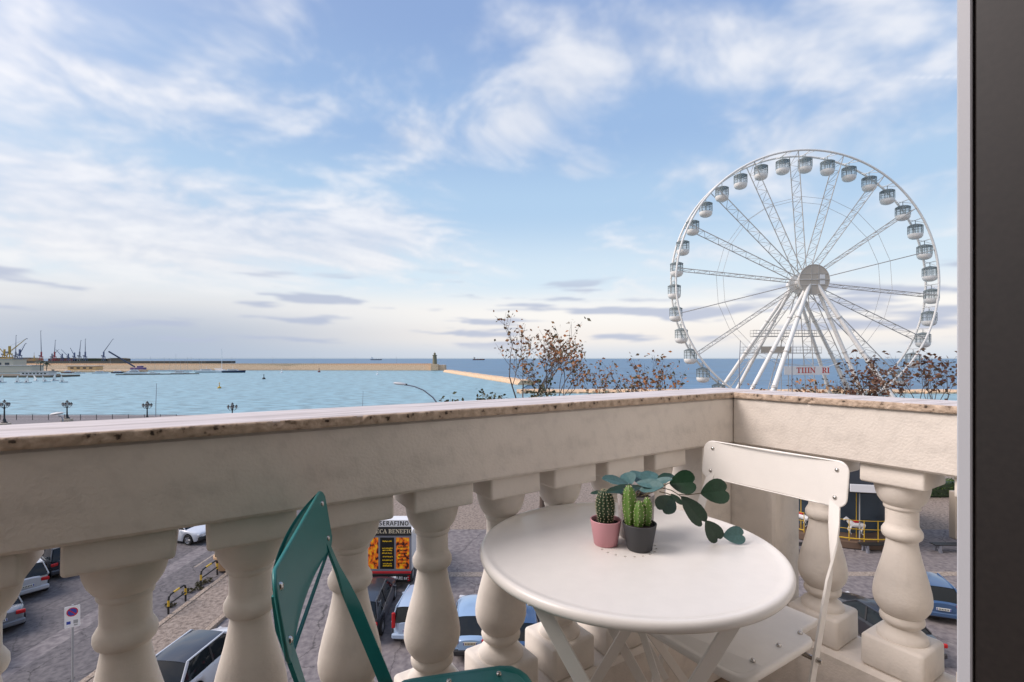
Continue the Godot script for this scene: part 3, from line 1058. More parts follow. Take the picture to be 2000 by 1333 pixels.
func pots() -> void:
	var top := 11.0852
	var p := pot("cactus_pot", "small round dark cactus in a pink pot on the table", Vector3(0.210, top, -1.098), 0.0345, 0.0262, 0.056, M.pink_pot, 0.008)
	cactus(p, "cactus", Vector3(0, 0.045, 0), Vector3(-0.03, 0, 0), 0.0165, 0.078, 13, M.cactus_dark, M.spine, 13, 0.005)
	p = pot("cactus_pot", "three-stemmed light green cactus in a charcoal pot on the table", Vector3(0.278, top, -1.069), 0.0368, 0.0268, 0.0575, M.grey_pot, 0.005)
	cactus(p, "cactus", Vector3(-0.018, 0.048, -0.006), Vector3(-0.04, 0, 0), 0.0128, 0.090, 7, M.cactus_light, M.spine, 12, 0.0032)
	cactus(p, "cactus", Vector3(-0.004, 0.048, 0.008), Vector3(0.02, 0, 0), 0.0108, 0.060, 7, M.cactus_light, M.spine, 9, 0.003)
	cactus(p, "cactus", Vector3(0.014, 0.048, 0.002), Vector3(0.04, 0, 0), 0.0094, 0.066, 6, M.cactus_light, M.spine, 10, 0.003)
	var o := thing("leafy_plant", "trailing leafy plant with heart-shaped leaves in a pale stone pot", "potted plant", Vector3(0.290, top, -1.148))
	var st := mb()
	lathe(st, [Vector2(0, 0), Vector2(0.036, 0), Vector2(0.0385, 0.003), Vector2(0.0425, 0.098), Vector2(0.041, 0.1005), Vector2(0.0385, 0.098), Vector2(0.036, 0.02)], 40)
	obj("pot", st, M.stone_pot, o)
	st = mb()
	lathe(st, [Vector2(0.0385, 0.09), Vector2(0, 0.093)], 20)
	obj("soil", st, M.soil, o)
	var inv := -o.position
	var ls := [
		[Vector3(0.359, 11.215, -1.12), Vector3(0.412, 11.224, -1.1), 1, 0, 1],
		[Vector3(0.434, 11.189, -1.13), Vector3(0.495, 11.2, -1.12), 0.95, 0, 1],
		[Vector3(0.359, 11.192, -1.1), Vector3(0.327, 11.169, -1.07), 1, 0, 1],
		[Vector3(0.382, 11.189, -1.11), Vector3(0.43, 11.134, -1.09), 0.62, 0, 1],
		[Vector3(0.432, 11.139, -1.095), Vector3(0.465, 11.092, -1.095), 0.72, 0, 1],
		[Vector3(0.475, 11.100, -1.105), Vector3(0.523, 11.105, -1.1), 0.85, 1, 1],
		[Vector3(0.356, 11.197, -1.1), Vector3(0.378, 11.178, -1.085), 0.5, 0, 0],
		[Vector3(0.272, 11.208, -1.14), Vector3(0.209, 11.231, -1.12), 0.55, 1, 0],
		[Vector3(0.285, 11.203, -1.16), Vector3(0.275, 11.223, -1.2), 0.95, 1, 0],
		[Vector3(0.3, 11.201, -1.17), Vector3(0.317, 11.224, -1.22), 0.95, 1, 0],
		[Vector3(0.314, 11.203, -1.16), Vector3(0.346, 11.227, -1.2), 0.85, 1, 0],
		[Vector3(0.278, 11.222, -1.1), Vector3(0.327, 11.229, -1.06), 0.5, 1, 0],
		[Vector3(0.318, 11.211, -1.13), Vector3(0.357, 11.233, -1.1), 0.45, 1, 0],
		[Vector3(0.301, 11.207, -1.12), Vector3(0.209, 11.216, -1.07), 0.28, 0, 0],
		[Vector3(0.283, 11.208, -1.09), Vector3(0.321, 11.231, -1.05), 0.62, 1, 0],
		[Vector3(0.211, 11.196, -1.12), Vector3(0.179, 11.194, -1.12), 0.4, 0, 0],
		[Vector3(0.344, 11.218, -1.16), Vector3(0.387, 11.225, -1.17), 0.55, 0, 0]
	]
	for e in ls:
		var lay := Vector3(-0.1, 0.45, 0.9)
		if e[4] == 0:
			lay = Vector3(-0.15, 0.8, 0.5)
		leaf(o, e[0] + inv, e[1] + inv, e[2], M.leaf_blue if e[3] else M.leaf_green, e[4] == 1, lay.rotated(Vector3.UP, rng.randf_range(-0.35, 0.35)))
	st = mb()
	for s in [[Vector3(0.31, 11.18, -1.145), Vector3(0.343, 11.205, -1.12), Vector3(0.361, 11.202, -1.11), Vector3(0.380, 11.190, -1.114), Vector3(0.428, 11.147, -1.104), Vector3(0.444, 11.125, -1.104), Vector3(0.456, 11.108, -1.106), Vector3(0.476, 11.099, -1.107)],
		[Vector3(0.337, 11.196, -1.12), Vector3(0.351, 11.195, -1.11), Vector3(0.359, 11.193, -1.1)],
		[Vector3(0.372, 11.195, -1.1), Vector3(0.40, 11.190, -1.115), Vector3(0.436, 11.190, -1.13)],
		[Vector3(0.30, 11.18, -1.14), Vector3(0.352, 11.21, -1.125), Vector3(0.359, 11.216, -1.12)],
		[Vector3(0.29, 11.17, -1.15), Vector3(0.275, 11.205, -1.14)], [Vector3(0.29, 11.17, -1.15), Vector3(0.30, 11.204, -1.165)], [Vector3(0.29, 11.17, -1.15), Vector3(0.316, 11.21, -1.15)], [Vector3(0.28, 11.17, -1.15), Vector3(0.25, 11.20, -1.13), Vector3(0.211, 11.196, -1.12)]]:
		var pts := []
		for q in s:
			pts.append(q + inv)
		tube(st, pts, [0.0011], 6)
	obj("stalk", st, M.stalk, o)

func wheel() -> void:
	# wheel plane faces the street; local z points to the street, origin on the ground under the axle
	var w := thing("ferris_wheel", "tall white ferris wheel with round cabins on the waterfront", "ferris wheel", Vector3(56.2, 0, -94.7))
	var R := 25.0
	var hub := Vector3(0, 26.2, 0)
	var zf := 1.5
	var N := 144
	for z in [zf, -zf]:
		var st := mb()
		var pts := []
		for i in N + 1:
			var a := TAU * i / N
			pts.append(hub + Vector3(cos(a) * R, sin(a) * R, z))
		tube(st, pts, [0.2], 8, false)
		obj("rim", st, M.wheel_white, w)
		st = mb()
		pts = []
		for i in 19:
			var a := deg_to_rad(94.0 + 20.0 * i)
			pts.append(hub + Vector3(cos(a), sin(a), 0) * 16.2 + Vector3(0, 0, z))
		for i in 18:
			tube(st, [pts[i], pts[i + 1]], [0.035], 5, false)
		obj("tie_cable", st, M.wheel_grey, w)
	# spokes: two chords, front and back, laced together
	var sp := mb()
	for z in [zf, -zf]:
		tube(sp, [Vector3(1.2, 0, z * 0.92), Vector3(R, 0, z)], [0.085], 6)
	var steps := 15
	for i in steps:
		var x0 := 2.6 + (R - 2.8) * i / steps
		var x1 := 2.6 + (R - 2.8) * (i + 1) / steps
		var s := 1.0 if i % 2 else -1.0
		tube(sp, [Vector3(x0, 0, zf * s), Vector3(x1, 0, -zf * s)], [0.045], 5, false)
		tube(sp, [Vector3(x0, 0, zf), Vector3(x0, 0, -zf)], [0.035], 5, false)
	var spoke := finish(sp)
	for i in 18:
		var o := shape("spoke", spoke, M.wheel_grey, w)
		o.position = hub
		o.rotation.z = deg_to_rad(94.0 + 20.0 * i)
	# rungs between the two rims and cabins hung from them
	var st := mb()
	tube(st, [Vector3(0, 0, zf), Vector3(0, 0, -zf)], [0.07], 6)
	tube(st, [Vector3(-1.0, 0, zf), Vector3(0.6, 0, -zf)], [0.05], 6)
	var rung := finish(st)
	var body := mb()
	lathe(body, [Vector2(0, -3.62), Vector2(0.55, -3.55), Vector2(0.95, -3.36), Vector2(1.16, -3.05), Vector2(1.2, -2.72), Vector2(1.2, -2.58), Vector2(1.12, -2.56), Vector2(1.08, -2.9), Vector2(0, -2.95)], 20)
	var tub := finish(body)
	st = mb()
	lathe(st, [Vector2(1.22, -1.10), Vector2(1.24, -1.02), Vector2(0.9, -0.82), Vector2(0.25, -0.62), Vector2(0, -0.6)], 20)
	lathe(st, [Vector2(1.22, -1.10), Vector2(0.0, -1.06)], 20)
	var roof := finish(st)
	st = mb()
	lathe(st, [Vector2(1.17, -2.58), Vector2(1.17, -1.1)], 20)
	var pane := finish(st)
	st = mb()
	for k in 10:
		var a := TAU * k / 10
		var p := Vector3(cos(a) * 1.19, -2.6, sin(a) * 1.19)
		tube(st, [p, p + Vector3(0, 1.52, 0)], [0.045], 5, false)
	for h in [-1.36, -1.9]:
		var pts := []
		for k in 21:
			pts.append(Vector3(cos(TAU * k / 20) * 1.19, h, sin(TAU * k / 20) * 1.19))
		tube(st, pts, [0.03], 5, false)
	tube(st, [Vector3(0, -3.0, 0), Vector3(0, 0, 0)], [0.06], 6)
	var posts := finish(st)
	st = mb()
	lathe(st, [Vector2(0.0, -2.72), Vector2(0.52, -2.74), Vector2(0.55, -2.80), Vector2(0.0, -2.83)], 14)
	var plate := finish(st)
	for i in 36:
		var a := deg_to_rad(89.0 + 10.0 * i)
		var p := hub + Vector3(cos(a), sin(a), 0) * (R - 0.15)
		var o := shape("rung", rung, M.wheel_white, w)
		o.position = p
		o.rotation.z = a + PI * 0.5
		var g := part("cabin", w, p + Vector3(0, -0.1, 0))
		shape("tub", tub, M.wheel_white, g)
		shape("canopy", roof, M.cabin_dark, g)
		shape("window_band", pane, M.clear_glass, g)
		shape("window_posts", posts, M.cabin_dark, g)
		shape("steering_plate", plate, M.wheel_grey, g)
	# hub
	st = mb()
	tube(st, [hub + Vector3(0, 0, -4.2), hub + Vector3(0, 0, 3.4)], [0.95], 20)
	tube(st, [hub + Vector3(0, 0, 1.2), hub + Vector3(0, 0, 1.7)], [1.9], 24)
	tube(st, [hub + Vector3(0, 0, -1.7), hub + Vector3(0, 0, -1.2)], [1.9], 24)
	obj("axle", st, M.wheel_white, w)
	st = mb()
	tube(st, [hub + Vector3(0, 0, 3.4), hub + Vector3(0, 0, 3.6)], [2.8], 40)
	var hc := obj("hub_cover", st, M.hub_cover, w)
	st = mb()
	var ring := []
	for k in 41:
		ring.append(hub + Vector3(cos(TAU * k / 40) * 2.82, sin(TAU * k / 40) * 2.82, 3.62))
	tube(st, ring, [0.07], 6, false)
	for y in [-1.0, 0.0, 1.1]:
		var x := sqrt(2.8 * 2.8 - y * y)
		tube(st, [hub + Vector3(-x, y, 3.63), hub + Vector3(x, y, 3.63)], [0.05 if y else 0.11], 5)
	for x in [-0.6, 0.7]:
		var y := sqrt(2.8 * 2.8 - x * x)
		tube(st, [hub + Vector3(x, -y, 3.63), hub + Vector3(x, y, 3.63)], [0.05], 5)
	obj("cover_frame", st, M.wheel_grey, hc)
	for q in [[1.45, 0.55, 1.0, 0.8], [1.45, -0.5, 1.0, 0.75], [-0.1, -0.9, 0.9, 0.12]]:
		st = mb()
		box(st, hub + Vector3(q[0], q[1], 3.66), Vector3(q[2], q[3], 0.04), 0.01)
		obj("light_panel", st, M.sail, hc)
	# eight raking legs, in front of the wheel and behind it
	for q in [[2.6, 10.0, -13.2, 12.8, 0.42], [2.2, 5.2, -15.6, 10.0, 0.36], [-2.2, -6.0, -12.8, 15.6, 0.36], [-2.6, -11.5, -14.4, 14.0, 0.36]]:
		for s in 2:
			st = mb()
			var a := hub + Vector3(-0.7 if s == 0 else 0.7, -0.8, q[0] * 1.25)
			var b := Vector3(q[2 + s], 0, q[1])
			tube(st, [a, a.lerp(b, 0.5), b], [q[4] * 0.85, q[4], q[4] * 0.9], 12)
			var lg := obj("leg", st, M.wheel_white, w)
			st = mb()
			box(st, Vector3(b.x, 0.3, b.z), Vector3(2.4, 0.6, 2.0), 0.05)
			obj("foot_block", st, M.wheel_grey, lg)
			st = mb()
			for f in [0.25, 0.5, 0.75]:
				var c := a.lerp(b, f)
				var d := (b - a).normalized() * 0.1
				tube(st, [c - d, c + d], [q[4] * 1.22], 12)
			obj("flange", st, M.wheel_grey, lg)
	# walkways and rails between the legs
	for q in [[15.9, -8.8, 4.4, 6.0], [12.6, -10.8, 4.6, 6.2]]:
		st = mb()
		box(st, Vector3((q[1] + q[2]) * 0.5, q[0], -2.2), Vector3(q[2] - q[1], 0.16, 1.4), 0.02)
		var pl := obj("walkway", st, M.wheel_grey, w)
		st = mb()
		for z in [-1.55, -2.85]:
			for k in 12:
				var x := lerpf(q[1], q[2], k / 11.0)
				tube(st, [Vector3(x, q[0], z), Vector3(x, q[0] + 1.2, z)], [0.035], 5)
			for h in [0.6, 1.2]:
				tube(st, [Vector3(q[1], q[0] + h, z), Vector3(q[2], q[0] + h, z)], [0.035], 5)
		obj("handrail", st, M.wheel_grey, pl)
	st = mb()
	box(st, Vector3(-4.4, 13.3, -1.4), Vector3(6.0, 1.2, 0.06), 0.01)
	obj("mesh_screen", st, M.hub_cover, w)
	st = mb()
	for x in [-3.3, -1.9]:
		tube(st, [Vector3(x, 0, -1.6), Vector3(x, 15.9, -1.6)], [0.08], 6)
	obj("ladder", st, M.wheel_grey, w)
	# banner strung between the front legs
	st = mb()
	box(st, Vector3(-2.6, 9.35, 5.6), Vector3(8.2, 1.55, 0.05), 0.01)
	var bn := obj("banner", st, M.sail, w)
	letters("TIIIN", 0.95, M.banner_red, bn, Transform3D(Basis(), Vector3(-2.75, 9.35, 5.64)), true)
	letters("RI", 0.95, M.banner_red, bn, Transform3D(Basis(), Vector3(0.8, 9.35, 5.64)), true)
	st = mb()
	tube(st, [Vector3(-8.6, 11.2, 5.5), Vector3(-6.7, 10.15, 5.6)], [0.05], 5)
	obj("banner_rope", st, M.sail, w)
	st = mb()
	tube(st, [Vector3(1.5, 10.15, 5.6), Vector3(4.6, 11.2, 5.5)], [0.05], 5)
	obj("banner_rope", st, M.sail, w)
	# loading deck and ticket hut at the foot
	st = mb()
	box(st, Vector3(0, 0.35, 0), Vector3(20, 0.7, 8), 0.03)
	obj("loading_deck", st, M.wheel_grey, w)

func wall_run(called: String, label: String, pts: Array, w: float, top: float, crown: float, m: Material, sd: int) -> Node3D:
	# a mole of rough stone: straight runs with an uneven crown, from the sea bed up
	var t := thing(called, label, "breakwater")
	var n := FastNoiseLite.new()
	n.seed = sd
	n.frequency = 0.08
	var st := mb()
	var rings := []
	for i in pts.size() - 1:
		var a: Vector2 = pts[i]
		var b: Vector2 = pts[i + 1]
		var steps := maxi(4, int(a.distance_to(b) / 5.0))
		var dir := (b - a).normalized()
		var side := Vector2(-dir.y, dir.x)
		for k in steps + 1:
			var c := a.lerp(b, float(k) / steps)
			var r := n.get_noise_2d(c.x * 2.0, c.y * 2.0)
			var h := top + crown * r
			var l := c + side * (w * 0.62 + crown * r)
			var l2 := c + side * w * 0.42
			var r2 := c - side * w * 0.42
			var rr := c - side * (w * 0.62 + crown * n.get_noise_2d(c.y, c.x))
			rings.append([pos(l.x, l.y, SEA - 1.0), pos(l.x, l.y, SEA + 0.6 + crown * 0.5 * r), pos(l2.x, l2.y, h), pos(r2.x, r2.y, h - 0.1), pos(rr.x, rr.y, SEA + 0.6), pos(rr.x, rr.y, SEA - 1.0)])
	st.set_smooth_group(-1)
	for i in rings.size() - 1:
		for k in 5:
			quad(st, rings[i][k], rings[i + 1][k], rings[i + 1][k + 1], rings[i][k + 1])
	fan(st, rings[0])
	fan(st, rings[rings.size() - 1])
	obj("stone_bank", st, m, t)
	return t

func rocks(t: Node3D, a: Vector2, b: Vector2, n: int, r0: float, r1: float, m: Material) -> void:
	var shapes := []
	for v in 4:
		var st := mb()
		var dirs := []
		var pr := []
		for i in 5:
			pr.append(Vector2(sin(PI * i / 4.0) * rng.randf_range(0.8, 1.1), -cos(PI * i / 4.0) * rng.randf_range(0.55, 0.8)))
		lathe(st, pr, 6)
		shapes.append(finish(st))
	for i in n:
		var c := a.lerp(b, rng.randf())
		var o := shape("rock", shapes[i % 4], m, t)
		o.position = pos(c.x + rng.randf_range(-1.5, 1.5), c.y + rng.randf_range(-1.5, 1.5), SEA + rng.randf_range(0.0, 0.9))
		o.scale = Vector3.ONE * rng.randf_range(r0, r1)
		o.rotation = Vector3(rng.randf_range(-0.4, 0.4), rng.randf() * TAU, rng.randf_range(-0.4, 0.4))

func crane(x: float, d: float, h: float, boom: float, lean: float, m: Material, label: String, kind := 0) -> void:
	var t := thing("harbour_crane", label, "crane", pos(x, d, 2.0), 0.0, "cranes of the commercial port")
	var st := mb()
	var s := h * 0.09
	for sx in [-1.0, 1.0]:
		for sz in [-1.0, 1.0]:
			bar(st, Vector3(s * sx, 0, s * sz), Vector3(s * 0.55 * sx, h * 0.35, s * 0.55 * sz), h * 0.024, h * 0.024)
	box(st, Vector3(0, h * 0.18, 0), Vector3(s * 2.0, h * 0.03, s * 2.0))
	box(st, Vector3(0, h * 0.36, 0), Vector3(s * 1.7, h * 0.05, s * 1.7))
	obj("portal", st, m, t)
	st = mb()
	box(st, Vector3(0, h * 0.55, 0), Vector3(s * 0.75, h * 0.36, s * 0.75))
	obj("tower", st, m, t)
	st = mb()
	box(st, Vector3(-s * 0.9, h * 0.44, 0), Vector3(s * 1.5, h * 0.08, s * 1.2))
	obj("machine_house", st, M.crane_grey, t)
	st = mb()
	var root := Vector3(0, h * (0.46 if kind == 0 else 0.72), 0)
	var tip := root + Vector3(sin(lean), cos(lean), 0) * boom
	var up := Vector3(cos(lean), -sin(lean), 0) * h * 0.022
	bar(st, root + up, tip, h * 0.014, h * 0.014)
	bar(st, root - up, tip, h * 0.014, h * 0.014)
	for k in 9:
		var f := k / 9.0
		bar(st, (root + up * (1 if k % 2 else -1)).lerp(tip, f), (root - up * (1 if k % 2 else -1)).lerp(tip, f + 0.11), h * 0.008, h * 0.008)
	obj("jib", st, m if kind == 0 else M.crane_grey, t)
	st = mb()
	bar(st, tip, tip + Vector3(h * 0.05, -h * 0.01, 0), h * 0.03, h * 0.03)
	bar(st, Vector3(0, h * 0.73, 0), tip, h * 0.004, h * 0.004)
	obj("cable", st, M.crane_grey, t)

func boat_hull(st: SurfaceTool, l: float, w: float, h: float, base := 0.0) -> void:
	var rings := []
	for i in 9:
		var f := i / 8.0
		var x := (f - 0.5) * l
		var k := w * 0.5 * sqrt(maxf(0.0, 1.0 - pow(maxf(0.0, f - 0.35) / 0.65, 2.2)))
		k = maxf(k, 0.02)
		var sheer := h * (1.0 + 0.35 * f * f)
		rings.append([Vector3(x - l * 0.03, base - 0.2, 0), Vector3(x, base + h * 0.2, k * 0.75), Vector3(x + l * 0.02 * f, base + sheer, k), Vector3(x, base + sheer * 0.97, 0), Vector3(x + l * 0.02 * f, base + sheer, -k), Vector3(x, base + h * 0.2, -k * 0.75)])
	loft(st, rings, true, -1)
	fan(st, rings[0])

func motor_boat(label: String, x: float, d: float, l: float, turn: float, hullm: Material, decks := 1, group := "") -> Node3D:
	var t := thing("motor_boat", label, "boat", pos(x, d, SEA), turn, group)
	var st := mb()
	boat_hull(st, l, l * 0.28, l * 0.085)
	obj("hull", st, hullm, t)
	for k in decks:
		var f := 1.0 - 0.28 * k
		st = mb()
		var y := l * (0.085 + 0.075 * k)
		var poly := PackedVector2Array([Vector2(-0.30 * l * f, y), Vector2(0.20 * l * f, y), Vector2(0.10 * l * f, y + l * 0.075), Vector2(-0.28 * l * f, y + l * 0.075)])
		prism(st, poly, -l * 0.10 * f, l * 0.10 * f)
		var c := obj("cabin", st, M.white_gloss, t)
		st = mb()
		box(st, Vector3(-0.04 * l * f, y + l * 0.045, 0), Vector3(l * 0.36 * f, l * 0.028, l * 0.205 * f))
		obj("window_band", st, M.window_dark, c)
	st = mb()
	tube(st, [Vector3(-0.05 * l, l * 0.14, 0), Vector3(-0.06 * l, l * 0.3, 0)], [l * 0.006], 5)
	obj("mast", st, M.white_gloss, t)
	return t

func harbour() -> void:
	var t := wall_run("breakwater", "long straight pale stone breakwater wall ending at the harbour light", [Vector2(-640, 622), Vector2(-280, 618), Vector2(-82, 606)], 9.0, 3.8, 0.25, M.pale_stone, 1)
	var st := mb()
	for e in [[-640.0, 624.5, -100.0, 609.5]]:
		bar(st, pos(e[0], e[1], 4.6), pos(e[2], e[3], 4.6), 1.8, 1.5, Vector3.UP)
	obj("parapet", st, M.pale_stone, t)
	st = mb()
	for i in 9:
		var p := pos(-560.0 + i * 52.0, 621.0 - i * 1.3, 5.0)
		tube(st, [p, p + Vector3(0, 9, 0)], [0.12], 5)
	obj("light_pole", st, M.galvanised, t)
	t = wall_run("breakwater", "slanting low rock mole running towards the bare tree", [Vector2(-70, 534), Vector2(-28, 392), Vector2(8, 273)], 8.0, -0.6, 0.5, M.pale_stone, 2)
	rocks(t, Vector2(-71, 536), Vector2(9, 270), 90, 1.0, 2.2, M.pale_stone)
	t = wall_run("breakwater", "low rubble bank in the water behind the tree and wheel", [Vector2(2, 209), Vector2(80, 208), Vector2(260, 206)], 6.0, -1.6, 0.35, M.pale_stone, 3)
	rocks(t, Vector2(0, 206), Vector2(200, 204), 150, 0.7, 1.5, M.pale_stone)
	# harbour light
	t = thing("lighthouse", "square brown harbour light tower at the end of the breakwater", "lighthouse", pos(-94.6, 600, 3.6))
	st = mb()
	box(st, Vector3(0, -2.5, 0), Vector3(9, 7.6, 7), 0.1)
	obj("base", st, M.pale_stone, t)
	st = mb()
	lathe(st, [Vector2(2.9, 1.3), Vector2(2.3, 11.4), Vector2(2.9, 11.8), Vector2(2.9, 12.4), Vector2(0, 12.4)], 8)
	obj("tower", st, M.tower_stone, t)
	st = mb()
	lathe(st, [Vector2(1.3, 12.4), Vector2(1.3, 14.2), Vector2(1.6, 14.3), Vector2(0.2, 15.6), Vector2(0, 17)], 8)
	obj("lantern", st, M.tower_stone, t)
	# ships on the horizon
	ship("long grey and white cargo ship on the horizon", -1385, 5000, 115, M.crane_grey, M.white_gloss)
	ship("dark red cargo ship on the horizon beyond the slanting mole", -340, 5000, 120, M.hull_red, M.beige_wall)
	# far port: quay, sheds and cranes
	st = mb()
	box(st, pos(-1500, 1560, 0.0), Vector3(1150, 8, 160), 0.0)
	tag(obj("port_quay", st, M.dark_stone, self), "", "", "", "structure")
	st = mb()
	box(st, pos(-1180, 1130, -0.5), Vector3(560, 5, 14), 0.2)
	tag(obj("outer_mole", st, M.dark_stone, self), "long dark low mole in front of the port cranes", "breakwater")
	var cr := [
		[-1547.8, 69.4, M.crane_yellow, 0.9, 0, "yellow harbour crane at the edge of the port, jib half raised"], [-1563.6, 55.2, M.crane_yellow, -0.7, 0, "yellow harbour crane leaning the other way, nearest the frame edge"], [-1528.9, 82, M.crane_grey, 0.02, 1, "tall pale lattice crane behind the yellow cranes"],
		[-1516.3, 55.2, M.crane_blue, 0.5, 0, "blue harbour crane with a pink slanting jib"], [-1472.2, 26.8, M.crane_yellow, 0.0, 0, "short yellow crane without a raised jib"], [-1450.1, 96.2, M.crane_red, -0.03, 1, "red crane with the tallest vertical grey mast in the port"],
		[-1409.1, 67.8, M.crane_red, 0.06, 1, "red crane with a slim upright jib"], [-1417, 36.3, M.crane_grey, 0.75, 0, "small grey crane beside the slim red one"], [-1385.5, 36.3, M.crane_blue, -0.75, 0, "blue crane with a jib slanting up towards the red cranes"], [-1366.6, 36.3, M.crane_blue, -0.8, 0, "second blue crane with a slanting jib"],
		[-1347.7, 41, M.crane_blue, -0.5, 0, "blue crane on a red portal, jib slanting"], [-1331.9, 66.2, M.crane_grey, 0.1, 1, "grey crane with thin pink upright jib"], [-1314.6, 71, M.crane_blue, 0.0, 1, "dark blue crane with a straight vertical mast"], [-1257.8, 71, M.crane_blue, 0.62, 1, "dark crane with a long thin jib reaching out over the sea"]]
	for c in cr:
		var d := 1510.0
		var x: float = c[0]
		var top: float = c[1]
		var lean: float = c[3]
		if c[4] == 0:
			var h := maxf(top * 0.95, 24.0)
			crane(x, d, h, h * 0.62 / maxf(cos(lean), 0.6), lean, c[2], c[5], 0)
		else:
			crane(x, d, 42.0, (top - 31.0) / maxf(cos(lean), 0.6), lean, c[2], c[5], 1)
	# low sheds behind the cranes
	for q in [[-1604.7, 40, 12, M.crane_yellow, "yellow warehouse under the yellow cranes"], [-1524, 46, 10, M.terracotta, "low brown warehouse beside the short yellow crane"], [-1406.3, 60, 9, M.hull_red, "long dark red shed under the blue cranes"], [-1322.4, 70, 8, M.dark_green, "dark heap of scrap beside the upright dark crane"], [-1238.6, 36, 9, M.dark_stone, "dark mound at the far end of the port"]]:
		var x: float = q[0]
		var b := thing("warehouse", q[4], "warehouse", pos(x, 1545, 4.0), 0.0, "buildings of the commercial port")
		st = mb()
		box(st, Vector3(0, q[2] * 0.42, 0), Vector3(q[1] * 1.5, q[2] * 0.84, 24), 0.3)
		obj("wall", st, q[3], b)
		st = mb()
		prism(st, PackedVector2Array([Vector2(-q[1] * 0.77, q[2] * 0.84), Vector2(q[1] * 0.77, q[2] * 0.84), Vector2(q[1] * 0.3, q[2] * 1.1), Vector2(-q[1] * 0.4, q[2] * 1.06)]), -12.2, 12.2)
		obj("roof", st, M.dark_stone, b)
	marina()

func ship(label: String, x: float, d: float, l: float, hm: Material, sm: Material) -> void:
	var t := thing("cargo_ship", label, "ship", pos(x, d, SEA), 0.0, "ships on the horizon")
	var st := mb()
	boat_hull(st, l, l * 0.16, l * 0.075)
	obj("hull", st, hm, t)
	st = mb()
	box(st, Vector3(-l * 0.36, l * 0.15, 0), Vector3(l * 0.13, l * 0.13, l * 0.13), 0.3)
	box(st, Vector3(-l * 0.36, l * 0.225, 0), Vector3(l * 0.09, l * 0.03, l * 0.14), 0.3)
	obj("bridge", st, sm, t)
	st = mb()
	box(st, Vector3(-l * 0.41, l * 0.25, 0), Vector3(l * 0.03, l * 0.05, l * 0.03), 0.2)
	obj("funnel", st, hm, t)
	st = mb()
	for f in [-0.1, 0.12, 0.32]:
		tube(st, [Vector3(l * f, l * 0.07, 0), Vector3(l * f, l * 0.19, 0)], [l * 0.008], 6)
		box(st, Vector3(l * f, l * 0.09, 0), Vector3(l * 0.12, l * 0.03, l * 0.12), 0.2)
	obj("deck_gear", st, sm, t)

